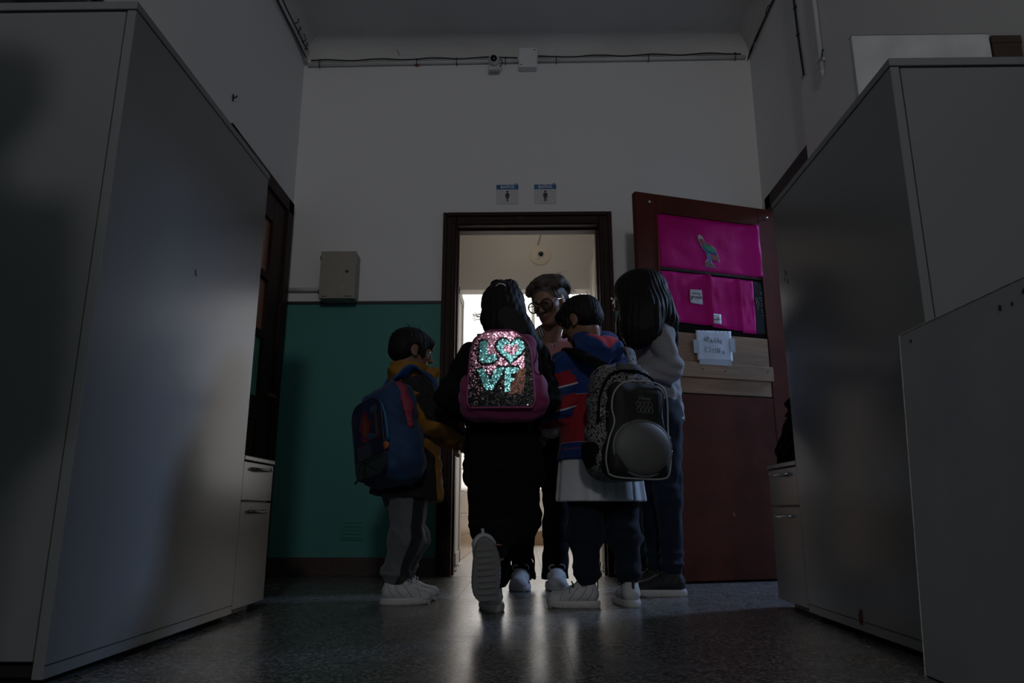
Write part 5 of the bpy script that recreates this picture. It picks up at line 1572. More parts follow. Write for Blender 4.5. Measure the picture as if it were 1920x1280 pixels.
    for sx in (-1, 1):
        t = MB(); t.tube([Vector(fr.p(*q, H) - base) for q in ((.315 * sx, .47, .03), (.375 * sx, .30, .03), (.385 * sx, .0, .02), (.375 * sx, -.12, -.06))], .0026, 8)
        t.build('temple', M_gold, gl, True)
        b = MB(); b.prism([(.135 * H * math.cos(t), .112 * H * math.sin(t)) for t in [2 * PI * k / 20 for k in range(20)]], .0012)
        me = b.mesh('lens')
        cc = fr.p(.175 * sx, .522, -.01, H) - base
        me.transform(Matrix([[fr.r[i], fr.u[i], fr.f[i], cc[i]] for i in range(3)] + [[0, 0, 0, 1]]))
        gm = mat('spectacle_glass', (1, 1, 1), .03, spec=.5); gm.node_tree.nodes['Principled BSDF'].inputs['Transmission Weight'].default_value = 1.0; gm.node_tree.nodes['Principled BSDF'].inputs['IOR'].default_value = 1.05
        link_mesh('lens', me, gm, gl)
        e = MB(); e.lathe([(0, .007), (.006, .003), (.007, -.002), (0, -.007)], 10, Matrix.Translation(Vector(fr.p(.385 * sx, .0, -.22, H) - base)))
        e.build('earring', mat('pearl', (.75, .72, .70), .2), root, True)
    # blouse with a pattern, cardigan over it
    m = mat('patterned_blouse', (.45, .40, .40), .8)
    nt = m.node_tree; N = nt.nodes; L = nt.links
    tc = N.new('ShaderNodeTexCoord'); mp = N.new('ShaderNodeMapping'); mp.inputs['Rotation'].default_value = (0, .35, .2)
    w = N.new('ShaderNodeTexWave'); w.inputs['Scale'].default_value = 26; w.inputs['Distortion'].default_value = 1.6; w.inputs['Detail'].default_value = 1
    w.bands_direction = 'X'
    L.new(tc.outputs['Object'], mp.inputs[0]); L.new(mp.outputs[0], w.inputs['Vector'])
    ramp_on(m, w.outputs['Fac'], [(0, (.03, .012, .018)), (.46, (.48, .40, .40))])
    S = SDF((-.14, 3.26, .70), (.34, 3.76, 1.28), .0055)
    S.cap(pelv, chest, .122, .124, k=.05, flat=(f, .74))
    S.cap(lerp(shR, chest, .45) + V3(0, 0, .02), lerp(shL, chest, .45) + V3(0, 0, .02), .055, k=.05)
    S.cap(chest + V3(0, -.03, .09), chest + V3(0.004, -.055, .15), .066, .062, k=.03)
    S.cap(chest + V3(0.004, -.06, .13), fr.p(0, -.05, -.5, H), .044, k=.01, mode='s')
    S.disp(folds(61, .007, [50, 80, 120]))
    S.build('blouse', m, root)
    S = SDF((-.34, 3.22, .60), (.46, 3.84, 1.28), .006)
    S.cap(pelv + V3(0, .0, -.05), chest, .148, .136, k=.05, flat=(f, .80))
    S.cap(shR + V3(0, 0, -.005), shL + V3(0, 0, -.005), .066, k=.05)
    S.cap(chest + V3(0, .03, .09), chest + V3(0, .01, .13), .075, .06, k=.04)
    S.disp(folds(62, .010, [34, 55, 80]))
    S.plane((0, 0, .66), (0, 0, -1))
    # open front
    S.cap(chest + f * .17 + r * .03 + V3(0, 0, -.5), chest + f * .15 + r * .035 + V3(0, 0, .2), .050, .072, k=.015, mode='s')
    S.cap(pelv + V3(0, 0, -.22), chest + V3(0, 0, .02), .118, .118, k=0, mode='s', flat=(f, .72))
    cg = S.build('cardigan', C_pink, root)
    for (a, b, cc, sd) in ((shR, elR, wrR, 63), (shL, elL, wrL, 64)):
        S = SDF(np.minimum(np.minimum(a, b), cc) - .11, np.maximum(np.maximum(a, b), cc) + .11, .0055)
        S.chain([a, b, cc], [.066, .056, .042], k=.03)
        S.disp(folds(sd, .011, [55, 80, 110]))
        e = unit(cc - b); S.plane(cc, e); S.cap(cc - e * .03, cc + e * .05, .031, k=0, mode='s')
        S.build('sleeve', C_pink, cg, origin=base)
    # wide trousers
    S = SDF((-.22, 3.42, .03), (.36, 3.82, .98), .0055)
    S.cap(pelv + V3(-.05, 0, .02), pelv + V3(.05, 0, .02), .128, k=.03, flat=(f, .85))
    for h, k, a, sd in ((hipA, knA, anA, 1), (hipB, knB, anB, 2)):
        S.cap(h, k, .096, .066, k=.02); S.cap(k, a + V3(0, 0, -.02), .064, .064, k=.01)
    S.disp(folds(65, .007, [26, 44, 66]))
    S.disp(lambda X, Y, Z: (.003 * np.sin(np.arctan2(X - .07, Y - 3.6) * 14 + X * 60)).astype(np.float32))
    S.plane((0, 0, .040), (0, 0, -1))
    for a in (anA, anB):
        S.cap(a + V3(0, 0, -.06), a + V3(0, 0, .05), .058, k=0, mode='s')
    S.build('trousers', mat('black_trouser_cloth', (0.006, 0.0068, 0.010), 0.9, spec=0.2, weave=900), root)
    socks(root, (anA + V3(0, .0, 0), anB), C_navy, .030)
    shoe_under(root, anA, (-.10, -1), 1.16, SH_white, SH_sole, SH_lace, SH_white)
    shoe_under(root, anB, (.03, -1), 1.16, SH_white, SH_sole, SH_lace, SH_white)
    return root

# ------------------------------------------------------------ boy with the black and white backpack (right of middle)
def boy_right():
    root = person('boy in striped blue and red jacket over a white smock', (0.30, 2.92, 0))
    f = unit(V3(-.30, .95, 0)); r = V3(f[1], -f[0], 0)
    H = .190
    fr = Frame((0.236, 2.925, 1.146), (-.80, .55, -.36), roll=.05)
    chest, pelv = V3(.293, 2.945, .86), V3(.305, 2.93, .56)
    shL, shR = V3(.175, 2.905, .945), V3(.408, 2.985, .945)
    elL, wrL = V3(.150, 2.890, .765), V3(.105, 3.020, .700)
    elR, wrR = V3(.470, 2.985, .770), V3(.350, 3.120, .740)
    hipL, knL, anL = V3(.245, 2.92, .52), V3(.237, 2.925, .27), V3(.236, 2.905, .085)
    hipR, knR, anR = V3(.378, 2.945, .52), V3(.392, 2.945, .27), V3(.408, 2.940, .085)
    S = SDF((-.06, 2.70, 0.0), (.60, 3.34, 1.28), .005)
    S.cap(pelv, chest, .088, .092, k=.04, flat=(f, .74))
    S.cap(shL, shR, .045, k=.04)
    S.cap(chest + V3(0, 0, .06), fr.p(0, -.12, -.30, H), .046, .045, k=.03)
    add_head(S, fr, H)
    for a, b, c in ((shL, elL, wrL), (shR, elR, wrR)):
        S.chain([a, b, c], [.035, .029, .021], k=.02)
    add_hand(S, wrL, (-.35, .9, -.2), (.6, 0, -.5), .128, 1, .5)
    add_hand(S, wrR, (-.6, .7, .0), (-.5, -.3, -.6), .128, -1, .6)
    for h, k, a, t in ((hipL, knL, anL, V3(-.05, .008, -.035)), (hipR, knR, anR, V3(-.010, .05, -.035))):
        S.chain([h, k, a], [.058, .044, .030], k=.02); S.cap(a, a + t, .024, .014, k=.02)
    S.build('body', SK_B, root, {'lip': face_tint(fr, H)})
    add_eyes(root, fr, H); add_brows(root, fr, H, H_black)
    short_hair(root, fr, H, 9, H_black, nape=-.26, thick=1.02)
    base = V3(root['base'])
    # trousers
    S = SDF((.10, 2.78, .03), (.52, 3.10, .68), .005)
    S.cap(pelv - r * .04, pelv + r * .04, .105, k=.02)
    leg_cloth(S, hipL, knL, anL + V3(0, 0, .03), (.085, .064, .043), seed=7, bunch=.008)
    leg_cloth(S, hipR, knR, anR + V3(0, 0, .03), (.080, .060, .044), seed=8, bunch=.008)
    S.disp(folds(71, .006, [42, 66, 96, 130]))
    S.plane((0, 0, .082), (0, 0, -1))
    S.build('trousers', C_navy, root)
    # white smock: flared skirt below the jacket, with a vent at the back
    S = SDF((.04, 2.68, .36), (.58, 3.20, .84), .0055)
    S.cap((.305, 2.94, .38), (.300, 2.94, .60), .184, .160, k=0, flat=(f, .88))
    cx, cy = .303, 2.94
    S.disp(lambda X, Y, Z: (.006 * np.clip((.66 - Z) * 6, 0, 1) * np.sin(np.arctan2(X - cx, Y - cy) * 15 + 3 * np.sin(np.arctan2(X - cx, Y - cy) * 4))).astype(np.float32))
    S.plane((0, 0, .397), (0, 0, -1))
    S.cap((.305, 2.94, .30), (.300, 2.94, .53), .175, .146, k=0, mode='s', flat=(f, .87))
    vent = V3(.305, 2.94, 0) - f * .14 + r * .075
    S.box((vent[0], vent[1], .44), (.0035, .06, .085), .001, np.array([r, f, [0, 0, 1]]), k=.0, mode='s')
    S.build('smock', C_white, root)
    # jacket torso: blue with red side panel and white piping
    Jb, Jr, Jw, Jn = (0.008, 0.035, 0.155), (0.28, 0.010, 0.022), (0.50, 0.50, 0.52), (0.010, 0.018, 0.055)
    tor = attr_mat('blue_red_jacket', 'band', [(0.0, Jb), (0.245, Jw), (0.255, Jr), (0.495, Jw), (0.505, Jb), (0.74, Jn)], .8, sheen=.1, weave=700)
    slv = attr_mat('striped_sleeve', 'along', [(0.0, Jb), (0.20, Jr), (0.40, Jw), (0.425, Jb), (0.545, Jr), (0.725, Jw), (0.75, Jb), (0.86, Jr), (0.985, Jw), (0.998, Jn)], .8, sheen=.1, weave=700)
    def band(V):
        s = (V - pelv) @ r; u = (V - pelv) @ f; z = V[:, 2]
        side = np.abs(s) - .095
        out = np.full(len(V), .12)
        # red side panel between hem band and the armpit; navy hem band
        panel = np.minimum(side + .022, np.minimum(.82 - z, z - .625))
        out = .25 + np.clip(panel * 8, -.2, .2) * (1)
        out = np.where(z < .60, .62, out)
        return out
    S = SDF((.02, 2.70, .48), (.58, 3.20, 1.10), .0055)
    S.cap((.303, 2.935, .50), chest, .184, .128, k=.04, flat=(f, .90))
    S.cap(shL + V3(0, 0, -.012), shR + V3(0, 0, -.012), .064, k=.05)
    S.cap(chest + V3(-.01, -.005, .12), chest + V3(-.025, -.005, .195), .080, .060, k=.04)
    S.disp(folds(72, .011, [34, 52, 76, 100]))
    S.plane((0, 0, .558), (0, 0, -1))
    S.cap((.303, 2.94, .48), (.303, 2.94, .57), .164, k=0, mode='s', flat=(f, .88))
    jk = S.build('jacket', tor, root, {'band': band})
    for (a, b, c, sd) in ((shL, elL, wrL, 73), (shR, elR, wrR, 74)):
        S = SDF(np.minimum(np.minimum(a, b), c) - .12, np.maximum(np.maximum(a, b), c) + .12, .005)
        S.chain([a + V3(0, 0, -.008), b, c], [.070, .066, .050], k=.03)
        S.disp(folds(sd, .012, [55, 80, 110]))
        e = unit(c - b); S.plane(c, e); S.cap(c - e * .03, c + e * .05, .034, k=0, mode='s')
        sg = -1 if sd == 73 else 1
        def along(V, a=a, b=b, c=c, sg=sg):
            z = a[2] + .04 - V[:, 2] + .30 * sg * ((V - a) @ r) * -1 + .1 * ((V - a) @ f)
            return np.clip(z / .285, 0, .9999)
        S.build('sleeve', slv, jk, {'along': along}, origin=base)
    # hood lying on the back, red lining showing
    S = SDF((.08, 2.70, .86), (.54, 3.10, 1.12), .005)
    nb = chest + V3(-.012, -.025, .200)
    S.cap(nb - r * .040 + V3(0, 0, .008), nb + r * .088 + V3(0, 0, .004), .036, k=.02)
    S.cap(nb - r * .035 - f * .05 + V3(0, 0, -.05), nb + r * .07 - f * .05 + V3(0, 0, -.05), .050, k=.04)
    S.cap(nb - f * .065 + V3(0, 0, -.11), nb - f * .06 + V3(0, 0, -.06), .036, .05, k=.04)
    S.disp(folds(75, .009, [50, 75, 100]))
    def lin(V):
        s = (V - nb) @ r; z = V[:, 2] - nb[2]
        return smooth01(np.minimum(np.minimum(.070 - np.abs(s - .030) + (z + .0) * 1.2, .010 - z), z + .062) * 60)
    S.build('hood', attr_mat('hood_cloth', 'lining', [(0.0, Jb), (0.5, (0.42, 0.010, 0.022))], .8, sheen=.1, weave=700), jk, {'lining': lin}, origin=base)
    socks(root, (anL, anR), C_navy)
    shoe_under(root, anL, (-.98, .12), .98, SH_white, SH_sole, SH_black, SH_black)
    shoe_under(root, anR, (-.16, .98), .98, SH_white, SH_sole, SH_black, SH_black)
    return root

# ------------------------------------------------------------ girl in the grey sweatshirt (right)
def girl_right():
    root = person('long haired girl in grey sweatshirt and dark jeans, head bowed, by the open door', (0.63, 3.33, 0))
    f = unit(V3(-.96, .20, 0)); r = V3(f[1], -f[0], 0)      # her right is away from the viewer
    H = .212
    fr = Frame((0.535, 3.315, 1.375), (-.93, .22, -.33))
    chest, pelv = V3(.620, 3.335, 1.06), V3(.632, 3.335, .80)
    shL, shR = V3(.625, 3.215, 1.165), V3(.640, 3.450, 1.165)
    elL, wrL = V3(.658, 3.190, .985), V3(.500, 3.200, .965)
    elR, wrR = V3(.650, 3.475, .975), V3(.490, 3.420, .960)
    hipL, knL, anL = V3(.632, 3.275, .75), V3(.640, 3.27, .425), V3(.645, 3.285, .085)
    hipR, knR, anR = V3(.632, 3.395, .75), V3(.590, 3.41, .425), V3(.605, 3.430, .085)
    S = SDF((.26, 3.02, 0.0), (.84, 3.62, 1.52), .0055)
    S.cap(pelv, chest, .10, .102, k=.04, flat=(f, .72))
    S.cap(shL, shR, .048, k=.04)
    S.cap(chest + V3(0, 0, .08), fr.p(0, -.12, -.30, H), .050, .048, k=.03)
    add_head(S, fr, H, True)
    for a, b, c in ((shL, elL, wrL), (shR, elR, wrR)):
        S.chain([a, b, c], [.037, .031, .022], k=.02)
    add_hand(S, wrL, (-.9, .25, .05), (.1, .5, -.8), .150, -1, .6)
    add_hand(S, wrR, (-.9, -.25, .05), (.1, -.5, -.8), .150, 1, .6)
    for h, k, a in ((hipL, knL, anL), (hipR, knR, anR)):
        S.chain([h, k, a], [.066, .042, .024], k=.02); S.cap(a, a + f * .05 - V3(0, 0, .035), .024, .014, k=.02)
    S.build('body', SK_A, root, {'lip': face_tint(fr, H)})
    add_eyes(root, fr, H); add_brows(root, fr, H, H_black)
    base = V3(root['base'])
    c = fr.c; P = lambda x, y, z: fr.p(x, y, z, H); A = fr.ax
    S = SDF((.36, 3.10, 1.06), (.74, 3.56, 1.53), .004)
    S.ell(P(0, -.08, .15), V3(.43, .50, .42) * H, A, k=0)
    S.box(P(0, .58, -.15), V3(.6, .28, .30) * H, .03, A, k=.02, mode='s')
    # curtain towards the viewer (her left) falling over the shoulder, and the back fall
    S.chain([P(-.34, .05, .05), (.520, 3.200, 1.26), (.508, 3.180, 1.17), (.500, 3.175, 1.115)], [.070, .066, .060, .034], k=.05)
    S.chain([P(-.30, -.22, .05), (.575, 3.185, 1.26), (.562, 3.172, 1.18), (.535, 3.168, 1.13)], [.075, .066, .056, .035], k=.05)
    S.chain([P(-.16, -.40, -.02), (.632, 3.23, 1.30), (.672, 3.235, 1.225), (.690, 3.25, 1.19)], [.075, .058, .040, .024], k=.05)
    S.chain([P(.20, -.36, -.05), (.640, 3.36, 1.27), (.680, 3.36, 1.18), (.700, 3.37, 1.12)], [.080, .070, .060, .040], k=.05)
    S.chain([P(.34, .02, .05), (.520, 3.435, 1.26), (.505, 3.45, 1.16), (.500, 3.45, 1.11)], [.060, .055, .050, .030], k=.05)
    def strand(X, Y, Z):
        th = np.arctan2(Y - 3.315, X - .56)
        s = (.0018 * np.sin(th * 46 + 8 * Z + 1.2 * np.sin(Z * 18)) + .0011 * np.sin(X * 330 + Y * 210 + 2 * np.sin(Z * 20)))
        return s.astype(np.float32)
    S.disp(strand)
    S.build('hair', H_black, root)
    rng = random.Random(21); st = []
    for k in range(26):
        x = rng.uniform(.46, .56)
        st.append([V3(x, 3.165, 1.20), V3(x + rng.uniform(-.02, .02), 3.155, 1.14), V3(x + rng.uniform(-.03, .02), 3.16, 1.08 + rng.uniform(0, .04))])
    for k in range(12):
        st.append([V3(.64, 3.21, 1.30), V3(.675, 3.205, 1.25 + rng.uniform(-.01, .02)), V3(.70 + rng.uniform(-.01, .015), 3.21, 1.20 + rng.uniform(-.02, .03))])
    for k in range(7):
        st.append([P(-.30, .25, .35), P(-.36, .36, .0 + rng.uniform(-.05, .05)), P(-.33, .36 + rng.uniform(-.05, .05), -.40)])
    wisps(root, st, H_black, .0012)
    # spectacles with a pale frame
    g = MB()
    for sx in (-1, 1):
        g.tube([Vector(fr.p(.17 * sx + .13 * math.cos(t), .52 - .05 * abs(math.cos(t)), -.01 + .11 * math.sin(t), H) - base) for t in [2 * PI * k / 18 for k in range(19)]], .0022, 6)
        g.tube([Vector(fr.p(*q, H) - base) for q in ((.30 * sx, .46, .03), (.375 * sx, .30, .03), (.385 * sx, -.05, .02))], .002, 6)
    g.tube([Vector(fr.p(-.04, .53, .02, H) - base), Vector(fr.p(.04, .53, .02, H) - base)], .0022, 6)
    g.build('glasses', M_steel, root, True)
    # sweatshirt
    S = SDF((.40, 3.05, .70), (.84, 3.62, 1.27), .0055)
    S.cap((.634, 3.335, .74), chest, .136, .134, k=.04, flat=(f, .80))
    S.cap(shL + V3(0, 0.01, -.01), shR + V3(0, -.01, -.01), .064, k=.05)
    S.cap(chest + V3(0, 0, .11), chest + V3(-.01, 0, .155), .075, .060, k=.04)
    S.disp(folds(81, .011, [34, 52, 80, 110]))
    S.plane((0, 0, .765), (0, 0, -1))
    S.cap((.634, 3.335, .70), (.634, 3.335, .79), .118, k=0, mode='s', flat=(f, .80))
    sw = S.build('sweatshirt', C_grey, root)
    for (a, b, cc, sd) in ((shL, elL, wrL, 82), (shR, elR, wrR, 83)):
        S = SDF(np.minimum(np.minimum(a, b), cc) - .11, np.maximum(np.maximum(a, b), cc) + .11, .005)
        S.chain([a + V3(0, 0.006 * (1 if sd == 82 else -1), -.008), b, cc], [.066, .055, .044], k=.03)
        S.disp(folds(sd, .010, [50, 78, 110]))
        e = unit(cc - b); S.plane(cc, e); S.cap(cc - e * .03, cc + e * .05, .031, k=0, mode='s')
        S.build('sleeve', C_grey, sw, origin=base)
    # light shirt tail under the sweatshirt
    S = SDF((.46, 3.13, .68), (.80, 3.54, .84), .0055)
    S.cap((.640, 3.335, .70), (.636, 3.335, .80), .132, .128, k=0, flat=(f, .82)); S.disp(folds(84, .010, [50, 80]))
    S.plane((0, 0, .722), (.15, 0, -1)); S.plane((0, 0, .80), (0, 0, 1))
    S.cap((.640, 3.335, .66), (.636, 3.335, .78), .116, k=0, mode='s', flat=(f, .82))
    S.build('shirt_tail', C_grey, root)
    # jeans
    S = SDF((.44, 3.12, .05), (.80, 3.56, .92), .0055)
    S.cap(pelv + V3(0, -.035, .0), pelv + V3(0, .035, .0), .108, k=.03, flat=(f, .9))
    leg_cloth(S, hipL, knL, anL + V3(0, 0, .035), (.088, .060, .045), seed=11, bunch=.003)
    leg_cloth(S, hipR, knR, anR + V3(0, 0, .035), (.088, .060, .045), seed=12, bunch=.003)
    S.disp(folds(85, .005, [44, 70, 100]))
    S.plane((0, 0, .080), (0, 0, -1))
    S.build('jeans', C_denim, root)
    socks(root, (anL, anR), C_black, .029)
    shoe_under(root, anL, (-.99, .06), 1.10, SH_black, SH_sole, SH_black, SH_black)
    shoe_under(root, anR, (-.97, -.10), 1.10, SH_black, SH_sole, SH_black, SH_black)
    return root

# ------------------------------------------------------------ adult standing beside the viewer; only the shadow on the left cabinet is in frame
def bystander():
    root = person('adult in dark clothes standing beside the left cabinet, out of frame', (-1.03, .45, 0))
    base = V3(root['base'])
    f = unit(V3(.25, .97, 0)); r = V3(f[1], -f[0], 0); H = .232
    fr = Frame((-1.005, .46, 1.70), (.3, .93, -.1))
    chest, pelv = V3(-1.03, .45, 1.34), V3(-1.03, .45, .98)
    shL, shR = chest - r * .19 + V3(0, 0, .10), chest + r * .19 + V3(0, 0, .10)
    arms = [(shL, shL + V3(-.03, .0, -.29), shL + V3(.02, .16, -.47)), (shR, shR + V3(.04, -.02, -.29), shR + V3(.0, .18, -.44))]
    hips = [(pelv - r * .09, pelv - r * .10 + V3(0, .01, -.45), pelv - r * .11 + V3(0, -.01, -.90)), (pelv + r * .09, pelv + r * .10 + V3(0, .01, -.45), pelv + r * .11 + V3(0, -.01, -.90))]
    S = SDF((-1.45, .05, 0), (-.60, .90, 1.85), .007)
    S.cap(pelv, chest, .12, .125, k=.05, flat=(f, .7)); S.cap(shL, shR, .055, k=.05)
    S.cap(chest + V3(0, 0, .10), fr.p(0, -.1, -.3, H), .062, .056, k=.03)
    add_head(S, fr, H)
    for i, (a, b, c) in enumerate(arms):
        S.chain([a, b, c], [.046, .038, .026], k=.02)
        add_hand(S, c, unit(c - b), r * (1 if i == 0 else -1) - V3(0, 0, .5), .185, 1 if i == 0 else -1, .5)
    for a, b, c in hips:
        S.chain([a, b, c], [.085, .058, .036], k=.03); S.cap(c, c + f * .06 - V3(0, 0, .035), .03, .018, k=.02)
    S.build('body', SK_A, root, {'lip': face_tint(fr, H)})
    add_eyes(root, fr, H); add_brows(root, fr, H, H_brown)
    short_hair(root, fr, H, 31, H_brown, nape=-.26)
    S = SDF((-1.45, .1, .8), (-.60, .85, 1.60), .007)
    S.cap(pelv + V3(0, 0, -.04), chest, .150, .152, k=.05, flat=(f, .78)); S.cap(shL - V3(0, 0, .01), shR - V3(0, 0, .01), .075, k=.05)
    S.cap(chest + V3(0, 0, .12), chest + V3(0, 0, .17), .09, .07, k=.04); S.disp(folds(131, .012, [30, 50, 75])); S.plane((0, 0, .90), (0, 0, -1))
    jk = S.build('jacket', C_black, root)
    for i, (a, b, c) in enumerate(arms):
        S = SDF(np.minimum(np.minimum(a, b), c) - .12, np.maximum(np.maximum(a, b), c) + .12, .007)
        S.chain([a, b, c], [.075, .062, .046], k=.03); S.disp(folds(132 + i, .012, [50, 80])); S.plane(c, c - b)
        S.build('sleeve', C_black, jk, origin=base)
    S = SDF((-1.40, .15, .03), (-.65, .80, 1.12), .007)
    S.cap(pelv - r * .05, pelv + r * .05, .135, k=.03, flat=(f, .85))
    for i, h in enumerate(hips): leg_cloth(S, h[0], h[1], h[2] + V3(0, 0, .02), (.108, .080, .062), seed=20 + i)
    S.disp(folds(134, .008, [40, 60])); S.plane((0, 0, .07), (0, 0, -1))
    S.build('trousers', C_denim, root)
    for h in hips: shoe_under(root, h[2], (f[0], f[1]), 1.35, SH_black, SH_sole, SH_black, SH_black)

bystander(); boy_left(); girl_middle(); teacher(); boy_right(); girl_right()
# ================================================================== backpacks (things carried by the children)
def bag_root(name, label, c, f, tilt=0.0, roll=0.0):
    o = thing(name, label, 'backpack', tuple(c), math.atan2(-f[0], f[1]))
    o.rotation_euler = (tilt, roll, math.atan2(-f[0], f[1]))
    o.rotation_mode = 'XYZ'
    return o
def ribbon(path, wdir, width, thick=.004, taper=None):
    """strap: path points, width direction(s), returns MB"""
    b = MB(); P = catmull(path, 6); n = len(P)
    wd = [unit(w) for w in wdir] if isinstance(wdir[0], (tuple, list, np.ndarray)) else [unit(wdir)] * len(path)
    rows = []
    for i, p in enumerate(P):
        t = i / (n - 1) * (len(path) - 1); k = min(int(t), len(path) - 2)
        w = unit(lerp(wd[k], wd[k + 1], t - k))
        d = unit(P[min(i + 1, n - 1)] - P[max(i - 1, 0)])
        w = unit(w - d * (w @ d)); nn = np.cross(d, w)
        hw = width / 2 * (1 if taper is None else (1 + (taper - 1) * i / (n - 1)))
        rows.append([b.bm.verts.new(Vector(p + w * sx * hw + nn * sy * thick / 2)) for sx, sy in ((-1, -.6), (-.85, -1), (.85, -1), (1, -.6), (1, .6), (.85, 1), (-.85, 1), (-1, .6))])
    for a, c in zip(rows, rows[1:]):
        for k in range(8):
            b.bm.faces.new((a[k], a[(k + 1) % 8], c[(k + 1) % 8], c[k]))
    b.bm.faces.new(list(reversed(rows[0]))); b.bm.faces.new(rows[-1])
    return b
def to_local(o, pts):
    bpy.context.view_layer.update()
    Mi = (Matrix.Translation(o.location) @ o.rotation_euler.to_matrix().to_4x4()).inverted()
    return [np.array(Mi @ Vector(p)) for p in pts]
FXB = Matrix.Rotation(PI / 2, 4, 'X')
def flat(pts, y, th=.0012):
    """prism from (x,z) points whose outer face sits at local -y"""
    return MB().prism(pts, th, Matrix.Translation((0, -y + th, 0)) @ FXB)
def rrect(x0, x1, z0, z1, r, rt=None, n=6):
    rt = rt if rt is not None else r
    out = []
    for cx, cz, a0, rr in ((x1 - rt, z1 - rt, 0, rt), (x0 + rt, z1 - rt, 90, rt), (x0 + r, z0 + r, 180, r), (x1 - r, z0 + r, 270, r)):
        for k in range(n + 1):
            a = math.radians(a0 + 90 * k / n); out.append((cx + rr * math.cos(a), cz + rr * math.sin(a)))
    return out
def piping(pts, y, r, closed=True):
    p = [(x, -y, z) for x, z in pts]
    if closed: p = p + [p[0]]
    return MB().tube(p, r, 8, cap=not closed)

